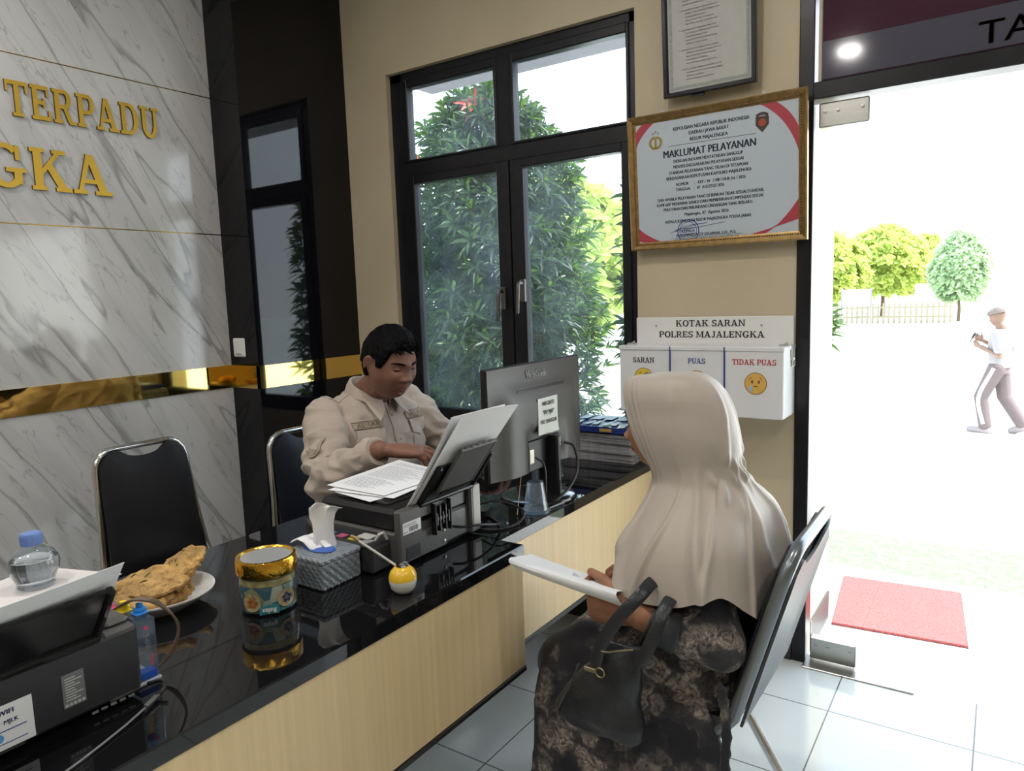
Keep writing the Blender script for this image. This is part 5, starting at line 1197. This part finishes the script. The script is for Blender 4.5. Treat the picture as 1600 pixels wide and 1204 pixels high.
for sy in (-1, 1):
    b.tube([(-.05, sy*.09, .525), (.12, sy*.115, .515), (.265, sy*.13, .475)], [.07, .066, .052], 14, round_=True); b.tube([(.265, sy*.13, .47), (.275, sy*.125, .26), (.25, sy*.12, .07)], [.05, .046, .034], 12, round_=True); b.tube([(.22, sy*.12, .045), (.38, sy*.12, .035)], [.036, .030], 10, round_=True)
b.fuse('body', skinw, wom, .0028, 1)
face_bits(wom, WM, WS, hairm, (lipb, skinw), .5)
# dress
s = MB()
s.loft([((-.045, 0, .452), (.135, 0, 0), (0, .185, 0)), ((-.05, 0, .54), (.140, 0, 0), (0, .178, 0)), ((-.055, 0, .66), (.122, 0, 0), (0, .165, 0)), ((-.07, 0, .78), (.112, 0, 0), (0, .165, 0)), ((-.07, 0, .86), (.092, 0, 0), (0, .155, 0)), ((-.05, 0, .905), (.055, 0, 0), (0, .09, 0))], 28)
for sy in (-1, 1):
    s.tube([(-.05, sy*.095, .530), (.10, sy*.115, .520), (.20, sy*.128, .500), (.262, sy*.130, .474)], [.098, .096, .088, .074], 20, round_=True)
s.loft([((.10, 0, .50), (.22, 0, 0), (0, .17, 0)), ((.11, 0, .455), (.225, 0, 0), (0, .20, 0))], 28, power=3)
s.loft([((.262, 0, .50), (.070, 0, 0), (0, .195, 0)), ((.270, 0, .40), (.075, 0, 0), (0, .208, 0)), ((.262, 0, .25), (.085, 0, 0), (0, .212, 0)), ((.25, 0, .075), (.10, 0, 0), (0, .22, 0))], 32, power=2.6)
s.loft([((.10, .185, .50), (.20, 0, 0), (0, .035, 0)), ((.06, .232, .42), (.24, 0, 0), (0, .018, 0)), ((.06, .238, .30), (.245, 0, 0), (0, .017, 0)), ((.09, .236, .10), (.24, 0, 0), (0, .017, 0))], 32, power=3)
for S_, E_, W_ in ((LS, LE, LW), (RS, RE, RW)):
    C_ = W_-(W_-E_).normalized()*.050
    s.tube([S_, S_.lerp(E_, .4), E_+V((0, 0, .0)), E_.lerp(C_, .5), C_], [.050, .056, .060, .058, .044], 18, round_=True); s.ball(E_, .062)
def wfold(p):
    low = max(0, min(1, (.47-p.z)/.12))
    v = math.sin(math.atan2(p.y, p.x-.1)*17+2.2*nz((p.x*5, p.y*5, p.z*3))+p.z*3)
    lap = math.sin(p.x*42+p.y*20*(1 if p.y > 0 else -1)+p.z*34+3*nz((p.x*6, p.y*6, p.z*6)))*max(0, 1-low)*max(0, min(1, (.72-p.z)/.1))
    return low*v*.9+lap*.55+.8*nz((p.x*9, p.y*9, p.z*9))
s.fuse('dress', floral, wom, .0065, 5, wrinkles(.0060, [wfold]), label='dark dress with taupe flowers')
dd = (LW-LE).normalized(); cu = mat('slate_cuff', (.035, .038, .044), .6, bump=.1, bscale=200)
MB().tube([LW-dd*.084, LW-dd*.078, LW-dd*.046, LW-dd*.042], [.050, .053, .047, .043], 22).build('cuff', cu, wom, label='plain slate sleeve cuff')
MB().tube(spline([(-.165, .262, .60), (-.175, .268, .56), (-.180, .270, .50), (-.176, .268, .44), (-.180, .270, .395)], 5), [.004]+[.009+.003*(k % 3 == 0) for k in range(19)]+[.006], 8, .6, round_=True).build('dress_tie', floral, wom, label='loose dress tie hanging beside the chair')
# headscarf: rings from the brim round the back of the head, falling to a cape
h = MB()
#      z      front  back   half width  opening half width
HR = [(1.1915, .012, -.034, .022, 0), (1.1890, .060, -.044, .044, 0), (1.1815, .111, -.062, .062, .034), (1.165, .119, -.082, .076, .055), (1.138, .118, -.100, .086, .064), (1.105, .111, -.114, .089, .067), (1.075, .100, -.121, .093, .069), (1.045, .088, -.128, .094, .066), (1.015, .076, -.135, .092, .058), (.990, .067, -.142, .090, .044), (.968, .063, -.150, .095, .026), (.945, .066, -.159, .110, .004), (.915, .073, -.171, .146, 0), (.885, .083, -.184, .188, 0), (.855, .094, -.194, .216, 0), (.82, .107, -.204, .236, 0), (.78, .121, -.212, .250, 0), (.74, .131, -.219, .260, 0), (.70, .137, -.226, .268, 0)]
NA = 320; P = []
def hijab_pt(z, fr, bk, wd, op, u, r):
    """u in 0..1 from one edge of the face opening, round the back, to the other"""
    an = 2*PI*u; side = an if an <= PI else 2*PI-an; sg = 1 if an <= PI else -1
    pw = 2/2.25 if z > .95 else 2/(2.25+.75*min(1, (.95-z)/.12)); xw = (fr+bk)/2
    ca, sa = abs(math.cos(side))**pw, abs(math.sin(side))**pw
    if side < PI/2: x = xw+(fr-xw)*ca; y = op+(wd-op)*sa
    else: x = xw+(bk-xw)*ca; y = wd*sa
    return V((x, sg*y+.026*max(0, min(1, (z-.88)/.1)), z)), an
for r, (z, fr, bk, wd, op) in enumerate(HR):
    row = []
    for i in range(NA+1):
        u = i/NA; p, an = hijab_pt(z, fr, bk, wd, op, u, r); e = min(u, 1-u)*2
        cen = V(((fr+bk)/2, .02, z)); nn = V((p.x-cen.x, p.y-cen.y, 0)); nn = nn.normalized() if nn.length > 1e-6 else V((1, 0, 0))
        d = 0
        if op > 0 and e < .30: d += (-.0070*max(0, math.cos(e/.30*2*PI*5.0))**2+.001)*min(1, (.31-e)/.03)
        low = max(0, min(1, (1.0-z)/.16))
        def crease(q, sh=1.0): return (math.exp(-((q % (2*PI))-PI)**2/(.55*sh)**2)-.35)
        side = an if an < PI else 2*PI-an; q0 = nz((an*1.3, z*2.5, 3.0))
        d += low*(.019*crease(side*5.6-(1.0-z)*5.5+1.8*q0)+.011*crease(side*9.5+(1.0-z)*8+1.4*q0+1.5, .8)+.010*nz((an*2.2, z*4, 1.0)))
        bkk = max(0, -math.cos(an)); mid = g_(z-.955, .055)
        d += mid*bkk*(.014*crease(z*62+side*6.0, 1.0)+.006*crease(z*120-side*7))-.008*g_(z-.985, .03)*bkk
        hd = max(0, min(1, (z-.97)/.06))*max(0, min(1, (1.175-z)/.03)); d += hd*(.0055*crease(side*5.5+(1.18-z)*9+q0)*max(0, 1-.2*e))
        if z < .9:
            hz = .70-(.004-.030*g_(side-1.15, .40)-.070*g_(side-2.05, .48)+.022*g_(side-PI, .40)); p.z = .9-(.9-z)*(.9-hz)/.2
        row.append(p+nn*d)
    P.append(row)
# refine between rings
Q = []
for r in range(len(P)-1):
    a, b2, c, d2 = P[max(r-1, 0)], P[r], P[r+1], P[min(r+2, len(P)-1)]
    for k in range(4):
        t = k/4; Q.append([.5*((2*q1)+(q2-q0)*t+(2*q0-5*q1+4*q2-q3)*t*t+(3*q1-q0-3*q2+q3)*t**3) for q0, q1, q2, q3 in zip(a, b2, c, d2)])
Q.append(P[-1])
h.slab(Q, .0022)
top = len(h.v); c0 = V((-.006, .026, 1.1925)); h.v.append(tuple(c0))
for i in range(NA): h.f.append((i+1, i, top)); h.m.append(0)
h.build('headscarf', hijm, wom, angle=80, label='long beige headscarf with a pleated brim')
# inner cap edge under the brim
HS_ = WS
# ------------------------------------------------------------------ what she holds
t = thing('folded_letter', 'white folded letter held in the woman\'s hands', 'letter', (-.60, 1.59, 0), PI)
m = MB(); P = []
pathy = [(.276, -.026), (.286, -.013), (.291, -.003), (.288, .003), (.275, .003), (.245, -.008), (.205, -.022), (.165, -.036)]
for j in range(9):
    x = .035+.30*j/8; zc = .748+.004*(j/8)+.010*max(0, j/8-.4)**2; shf = -.040*(j/8)
    P.append([V((x+.004*q, yy+shf, zc+dz*(1-.25*j/8))) for q, (yy, dz) in enumerate(pathy)])
m.slab(P, .0009); m.build('sheet', paper, t, angle=60)
m = MB(); m.prism([(-.012, 0), (.012, 0), (.002, .014)], (.165, .245, .752), (1, 0, 0), (0, .5, .86), (0, .86, -.5), .0008); m.build('torn_corner', paper, t, smooth=False)
# handbag hanging from her forearm
bag = thing('handbag', 'black leather handbag hanging from the woman\'s forearm against her lap', 'handbag', (-.60, 1.59, 0), PI)
leather = mat('black_leather', (.016, .018, .022), .33, spec=.5, bump=.14, bscale=160)
m = MB(); Yb = .305
sec = [(.442, .055, .055, .020), (.452, .075, .090, .033), (.48, .085, .104, .040), (.53, .076, .086, .038), (.58, .052, .064, .030), (.62, .036, .052, .020), (.645, .024, .054, .010), (.655, .020, .053, .006)]
rings = [((x, Yb-.006*(z-.45)/.2, z), (a, 0, 0), (0, d, 0)) for z, x, a, d in sec]
m.loft(rings, 36, power=2.6)
m2 = MB(); m2.v = []
m.fuse('bag_body', leather, bag, .0045, 3, wrinkles(.0045, [lambda p: .8*math.sin(p.x*46-p.z*52+2*nz(p*9))*max(0, 1-abs(p.x-.08)/.14)+1.1*nz(p*16)]))
for pts in ([(.075, .335, .61), (.06, .335, .66), (.02, .325, .725), (-.012, .300, .765), (-.018, .255, .778), (-.012, .215, .765), (.01, .200, .72), (.055, .205, .67), (.075, .235, .645)], [(-.018, .325, .63), (-.035, .325, .66), (-.050, .315, .70), (-.058, .295, .735), (-.060, .255, .752), (-.055, .222, .735), (-.045, .208, .69), (-.03, .225, .65)]):
    MB().tube(spline(pts, 6), .0135, 10, .22, up=(1, 0, 0)).build('strap', leather, bag, label='flat black carrying strap')
z_ = MB(); z_.tube(spline([(.078, .335, .648), (.05, .337, .645), (.02, .337, .655), (-.012, .334, .665)], 5), .0022, 6); z_.tube([(.060+.010*math.cos(a), .343, .600+.010*math.sin(a)) for a in np.linspace(0, 2*PI, 17)], .0016, 6); z_.box((.070, .338, .594), (.098, .342, .603), .001)
z_.build('zipper', mat('dull_brass', (.30, .25, .15), .35, .8), bag, label='brass zipper and ring')
MB().tube(spline([(.115, .332, .60), (.135, .336, .55), (.165, .338, .49), (.172, .334, .46)], 5), .0022, 6).build('seam_piping', mat('leather_seam', (.05, .05, .052), .35), bag)
# ================================================================== OUTSIDE
GZ = -.60
concrete = mat('pale_concrete', (.62, .61, .57), .9, var=.06, vscale=2)
struct(MB().box((-90, 3.74, GZ-.2), (90, 140, GZ)).build('ground', concrete, smooth=False))
struct(MB().box((-1.3, 2.66, -.3), (6, 3.74, 0), .004).box((-1.3, 3.74, GZ), (6, 4.05, -.30), .004).build('porch_floor', mat('white_porch_tile', (.72, .72, .70), .3, var=.02), smooth=False))
struct(MB().box((-12, 2.76, GZ-.2), (-1.3, 3.76, GZ+.02)).build('planting_bed', mat('dry_soil', (.24, .19, .13), .95, var=.3, vscale=8), smooth=False))
struct(MB().box((-2.67, 2.74, 2.5), (8, 3.21, 2.66)).build('canopy', mat('eave_paint', (.42, .40, .44), .7, var=.04), smooth=False))
struct(MB().box((-3.6, 2.76, 2.66), (8, 2.84, 3.5)).build('parapet', cream, smooth=False))
struct(MB().box((-.86, 2.762, .0), (-.565, 3.09, 2.5)).build('wall_pilaster', mat('cream_outside', (.58, .52, .36), .7, var=.04), smooth=False))
struct(MB().box((-.868, 2.762, .0), (-.557, 3.098, .115)).build('baseboard_pilaster', darkgrey, smooth=False))
greygreen = mat('grey_green', (.125, .15, .10), .95, var=.2, vscale=20)
tag(MB().box((-2.2, 4.25, GZ), (4.2, 6.15, GZ+.012), .004).build('ground_strip', greygreen, smooth=False), 'faded green turf strip on the ground below the porch step', 'turf strip')  # thin flat strip, darker and greener than the ground around it
# red door mat
t = thing('door_mat', 'red rectangular door mat on the porch outside the glass door', 'door mat', (-.32, 3.322, 0), .085)
P = [[V((-.235+.47*i/40+.0, -.272+.544*j/40, .011+.0012*nz((i*.9, j*.9, 2)))) for i in range(41)] for j in range(41)]
mm = mat('red_loop_mat', (.50, .10, .10), .95, var=.35, vscale=160, bump=.8, bscale=300)
MB().slab(P, -.010).build('pile', mm, t, angle=60)
MB().box((-.238, -.275, 0), (.238, .275, .004), .001).build('backing', mat('mat_backing', (.12, .03, .035), .9), t, smooth=False)
# ---- leafy shrubs: every leaf a little folded blade
def leaf_mat(name, col, tr, rough=.4):
    m = bpy.data.materials.new(name); m.use_nodes = True; N = m.node_tree.nodes; L = m.node_tree.links; b = N['Principled BSDF']; out = N['Material Output']
    co = N.new('ShaderNodeTexCoord'); tx = N.new('ShaderNodeTexNoise'); tx.inputs['Scale'].default_value = 5; tx.inputs['Detail'].default_value = 3; L.new(co.outputs['Object'], tx.inputs['Vector'])
    r = ramp(N, [(.3, tuple(c*.6 for c in col)), (.7, tuple(min(1, c*1.4) for c in col))]); L.new(tx.outputs['Fac'], r.inputs[0]); L.new(r.outputs[0], b.inputs['Base Color']); b.inputs['Roughness'].default_value = rough
    b.inputs['Specular IOR Level'].default_value = .22
    t_ = N.new('ShaderNodeBsdfTranslucent'); t_.inputs[0].default_value = (*tr, 1); x = N.new('ShaderNodeMixShader'); x.inputs[0].default_value = .36
    L.new(b.outputs[0], x.inputs[1]); L.new(t_.outputs[0], x.inputs[2]); L.new(x.outputs[0], out.inputs[0]); return m
leafg = leaf_mat('shrub_leaf', (.022, .043, .021), (.10, .20, .022))
leafy = leaf_mat('bright_leaf', (.34, .42, .12), (.75, .85, .22))
leafp = leaf_mat('pale_leaf', (.36, .48, .30), (.6, .78, .45))
bark = mat('brown_bark', (.13, .09, .06), .9, var=.3, bump=.4)
redleaf = mat('red_leaf', (.50, .06, .03), .5)
def leaf(vs_, fs, p, d, up, L_, w, droop):
    s = d.cross(up); s = s.normalized() if s.length > 1e-6 else d.orthogonal().normalized(); n = s.cross(d); k = len(vs_)
    m1 = p+d*(L_*.35)-V((0, 0, droop*.15*L_)); m2 = p+d*(L_*.72)-V((0, 0, droop*.5*L_)); e = p+d*L_-V((0, 0, droop*L_))
    vs_ += [p, m1+s*w*.5+n*w*.18, m1, m1-s*w*.5+n*w*.18, m2+s*w*.42+n*w*.12, m2, m2-s*w*.42+n*w*.12, e]
    fs += [(k, k+2, k+1), (k, k+3, k+2), (k+1, k+2, k+5, k+4), (k+2, k+3, k+6, k+5), (k+4, k+5, k+7), (k+5, k+6, k+7)]
def shrub(name, label, cat, c, prof, n, L_, w, seed, trunk_h, mtl=leafg, per=9, reds=0, group=None, core=.45, droop=.45):
    """prof: (height, radius) outline of the crown"""
    rnd = random.Random(seed); t = thing(name, label, cat, c, 0, group)
    zs = [p[0] for p in prof]; vs_ = []; fs = []; rv = []; rf_ = []
    def rad(z): return float(np.interp(z, zs, [p[1] for p in prof]))
    tot = 0; rmax = max(p[1] for p in prof)
    while tot < n:
        z = rnd.uniform(zs[0], zs[-1]); R0_ = rad(z)
        if rnd.random() > R0_/rmax: continue
        a = rnd.uniform(0, 2*PI); lump = 1+.16*nz((math.cos(a)*1.5+seed, math.sin(a)*1.5, z*1.6))+.10*nz((math.cos(a)*4, math.sin(a)*4+seed, z*4))
        q = core+(1-core)*rnd.random()**.6; r = R0_*lump*q
        p = V((r*math.cos(a), r*math.sin(a), z)); axis = V((math.cos(a)*.8, math.sin(a)*.8, rnd.uniform(.1, .9))).normalized(); o1 = axis.orthogonal().normalized(); o2 = axis.cross(o1); ph = rnd.uniform(0, 7)
        isred = reds and tot % (n//reds) == 3 and q > .8
        for k in range(per):
            b = ph+k*2.4; tl = .35+.65*k/per; d = (axis*(1-tl*.75)+(o1*math.cos(b)+o2*math.sin(b))*tl).normalized()
            leaf(rv if isred else vs_, rf_ if isred else fs, p+d*.004-axis*(.03*k/per), d, axis, L_*rnd.uniform(.7, 1.15), w*rnd.uniform(.8, 1.15), droop*rnd.uniform(.3, 1.2))
        tot += 1
    MB().add(vs_, fs).build('foliage', mtl, t, smooth=False)
    if rv: MB().add(rv, rf_).build('young_leaves', redleaf, t, smooth=False, label='red young leaves')
    st = MB(); st.tube([(0, 0, 0), (.02, .01, trunk_h*.5), (0, 0, trunk_h), (.01, 0, zs[-1]*.85)], [.05*rmax+.02, .045*rmax+.015, .035*rmax+.01, .008], 8)
    for k in range(9):
        a = k*2.4; z = trunk_h+(zs[-1]*.8-trunk_h)*k/9; rr = rad(z)*.75
        st.tube([(0, 0, z), (rr*.5*math.cos(a), rr*.5*math.sin(a), z+.12*rmax), (rr*math.cos(a), rr*math.sin(a), z+.3*rmax)], [.02*rmax+.006, .012*rmax+.004, .003], 6)
    st.build('trunk', bark, t); return t
shrub('shrub', 'tall columnar shrub with narrow drooping leaves filling most of the window view', 'shrub', (-2.84, 3.95, GZ), [(.55, .52), (1.0, .66), (1.7, .72), (2.3, .66), (2.75, .54), (3.05, .40), (3.25, .22), (3.36, .05)], 2700, .125, .023, 3, .6, reds=9, core=.30)
shrub('shrub', 'narrow leafy shrub at the right edge of the window beside the wall', 'shrub', (-1.44, 3.72, GZ), [(.75, .15), (1.2, .24), (1.8, .29), (2.3, .27), (2.72, .20), (3.0, .06)], 470, .125, .026, 8, .9, core=.15)
# ---- far trees, fence, notice board
def far_tree(label, c, h, r, seed, mtl, n=900, L_=.45, w=.22, low=.25, group='trees across the yard'):
    return shrub('tree', label, 'tree', c, [(h*low, r*.4), (h*(low+.15), r*.85), (h*.62, r), (h*.85, r*.7), (h, r*.15)], n, L_, w, seed, h*low, mtl, 7, group=group, core=.35, droop=.3)
ft = [('broad yellow green tree across the yard at the left side of the door view', (-8.3, 43.5, GZ), 4.8, 2.2, 21, leafy), ('yellow green tree across the yard behind the white notice board', (-6.2, 49.5, GZ), 5.4, 2.6, 22, leafy), ('round yellow green tree across the yard right of the notice board', (-4.6, 56, GZ), 5.0, 2.4, 23, leafy), ('slender blue green tree standing alone in the middle of the door view', (-1.9, 42.5, GZ), 4.3, 1.25, 24, leafp),
      ('sunlit yellow tree seen through the gap between the window shrubs', (-8.6, 14.5, GZ), 4.6, 2.0, 25, leafy), ('pale sunlit tree at the left edge of the window view behind the tall shrub', (-15.5, 13.5, GZ), 4.9, 2.4, 26, leafy), ('sunlit bushy tree behind the middle of the tall window shrub', (-13.5, 20, GZ), 3.6, 2.4, 27, leafy)]
for lb, c, h_, r_, sd_, mt_ in ft: far_tree(lb, c, h_, r_, sd_, mt_)
t = thing('picket_fence', 'low pale picket fence across the yard under the yellow green trees', 'fence', (-9.2, 40.5, GZ)); pm = mat('pale_fence_paint', (.22, .20, .13), .7)
m = MB()
for z in (.28, .75): m.box((0, -.02, z), (7.2, .02, z+.08))
m.build('rail', pm, t, smooth=False)
for k in range(30):
    x = .1+.24*k; MB().prism([(x-.05, 0), (x+.05, 0), (x+.05, .95), (x, 1.05), (x-.05, .95)], (0, -.05, 0), (1, 0, 0), (0, 0, 1), (0, 1, 0), .03).build('picket', pm, t, smooth=False)
t = thing('notice_board', 'white notice board on two posts across the yard', 'notice board', (-6.05, 39.0, GZ))
MB().box((-.7, -.03, .95), (.7, .03, 1.75), .01).build('board', mat('white_board', (.33, .34, .36), .6), t, smooth=False)
for x in (-.66, .66): MB().box((x-.04, -.04, 0), (x+.04, .04, 1.8), .005).build('post', mat('post_grey', (.2, .19, .18), .7), t, smooth=False)
tag(MB().box((-4.3, 47.5, GZ), (-2.0, 47.8, GZ+1.9), .01).build('white_screen_wall', mat('white_wash', (.85, .84, .8), .8), smooth=False), 'white freestanding wall across the yard between two trees', 'wall panel')
# potted cordyline at the edge of the door view
t = shrub('spiky_plant', 'spiky red tipped plant just past the pale pilaster outside the door', 'plant', (-2.35, 11.5, GZ), [(.9, .12), (1.4, .25), (1.75, .12)], 26, .34, .05, 31, 1.0, leafg, 8, reds=5, core=.1)
# ---- person walking outside
out = thing('person', 'man in a cap and pale shirt walking across the bright yard outside the door', 'person', (-.03, 11.15, GZ), 2.85)
b = MB(); OS = dict(ax=.096, ay=.077, az=.116, jaw=.22); OM = Matrix.Translation((.045, 0, 1.50)) @ Matrix.Rotation(.30, 4, 'Y'); head_surface(b, OS, OM, None, 48, 36)
b.tube([(-.01, 0, 1.32), (.0, 0, 1.38), (.03, 0, 1.44)], [.07, .06, .055], 14)
b.loft([((-.01, 0, .82), (.10, 0, 0), (0, .145, 0)), ((0, 0, .95), (.105, 0, 0), (0, .145, 0)), ((.0, 0, 1.12), (.115, 0, 0), (0, .165, 0)), ((-.01, 0, 1.26), (.10, 0, 0), (0, .18, 0)), ((-.01, 0, 1.33), (.06, 0, 0), (0, .12, 0))], 20)
b.tube([(-.02, .18, 1.28), (-.08, .235, 1.02), (.17, .12, 1.12)], [.05, .042, .034], 12, round_=True); b.tube([(-.02, -.18, 1.28), (-.04, -.23, 1.02), (.20, -.10, 1.18)], [.05, .042, .034], 12, round_=True)
hand(b, (.19, .11, 1.125), (.9, -.3, .35), (0, .8, -.5), False, [(30, 45, 30)]*4); hand(b, (.22, -.09, 1.19), (.8, .2, .55), (0, -.8, -.5), True, [(30, 45, 30)]*4)
b.tube([(0, .085, .85), (.16, .09, .47), (.10, .09, .08)], [.085, .062, .045], 14, round_=True); b.tube([(0, -.085, .85), (-.05, -.09, .47), (-.26, -.09, .12)], [.085, .062, .045], 14, round_=True)
b.tube([(.08, .09, .045), (.25, .09, .04)], [.045, .038], 10, round_=True); b.tube([(-.29, -.09, .10), (-.15, -.09, .04)], [.042, .038], 10, round_=True)
b.fuse('body', mat('outdoor_skin', (.17, .10, .07), .5), out, .009, 2)
s = MB(); s.loft([((-.01, 0, .86), (.125, 0, 0), (0, .165, 0)), ((0, 0, 1.0), (.12, 0, 0), (0, .16, 0)), ((.0, 0, 1.14), (.13, 0, 0), (0, .18, 0)), ((-.01, 0, 1.27), (.115, 0, 0), (0, .195, 0)), ((-.01, 0, 1.35), (.075, 0, 0), (0, .12, 0))], 24)
for sy in (-1, 1): s.tube([(-.02, sy*.185, 1.28), (-.06, sy*.225, 1.10)], [.07, .062], 14, round_=True)
s.fuse('shirt', mat('pale_shirt', (.24, .23, .235), .85), out, .010, 3)
s = MB(); s.loft([((0, 0, .78), (.115, 0, 0), (0, .16, 0)), ((0, 0, .90), (.12, 0, 0), (0, .158, 0))], 20)
s.tube([(0, .085, .85), (.16, .09, .47), (.10, .09, .10)], [.105, .085, .075], 16, round_=True); s.tube([(0, -.085, .85), (-.05, -.09, .47), (-.255, -.09, .14)], [.105, .085, .075], 16, round_=True)
s.fuse('trousers', mat('mauve_grey_trousers', (.12, .092, .095), .85), out, .010, 3)
for sy, p0, p1, p2 in ((1, (.0, .185, .86), (.16, .178, .47), (.10, .166, .13)), (-1, (0, -.185, .86), (-.05, -.178, .47), (-.24, -.166, .16))): MB().tube(spline([p0, p1, p2], 5), .022, 8, .3, up=(1, 0, 0)).build('side_stripe', mat('white_stripe_cloth', (.8, .8, .8), .85), out)
MB().tube([(.06, .09, .035), (.27, .09, .032)], [.055, .045], 12, round_=True).build('shoe', mat('grey_shoe', (.25, .22, .22), .7), out); MB().tube([(-.31, -.09, .10), (-.15, -.09, .035)], [.052, .045], 12, round_=True).build('shoe', mat('grey_shoe', (.25, .22, .22), .7), out)
MB().loft([(OM @ V((-.012, 0, .045)), V((.110, 0, -.03)), V((0, .088, 0))), (OM @ V((-.014, 0, .085)), V((.104, 0, -.03)), V((0, .084, 0))), (OM @ V((-.018, 0, .122)), V((.062, 0, -.02)), V((0, .052, 0))), (OM @ V((-.018, 0, .130)), V((.01, 0, 0)), V((0, .01, 0)))], 24).loft([(OM @ V((.075, 0, .050)), V((.085, 0, -.030)), V((0, .066, 0))), (OM @ V((.077, 0, .057)), V((.085, 0, -.030)), V((0, .066, 0)))], 20).build('cap', mat('taupe_cap', (.15, .12, .11), .85), out)
t = tag(MB().box((-.004, -.035, -.07), (.004, .035, .07), .003).build('phone', plasticdk), 'small dark phone held up by the man walking outside', 'phone'); t.location = (-.33, 11.20, GZ+1.24); t.rotation_euler = (0, -.4, 2.85)
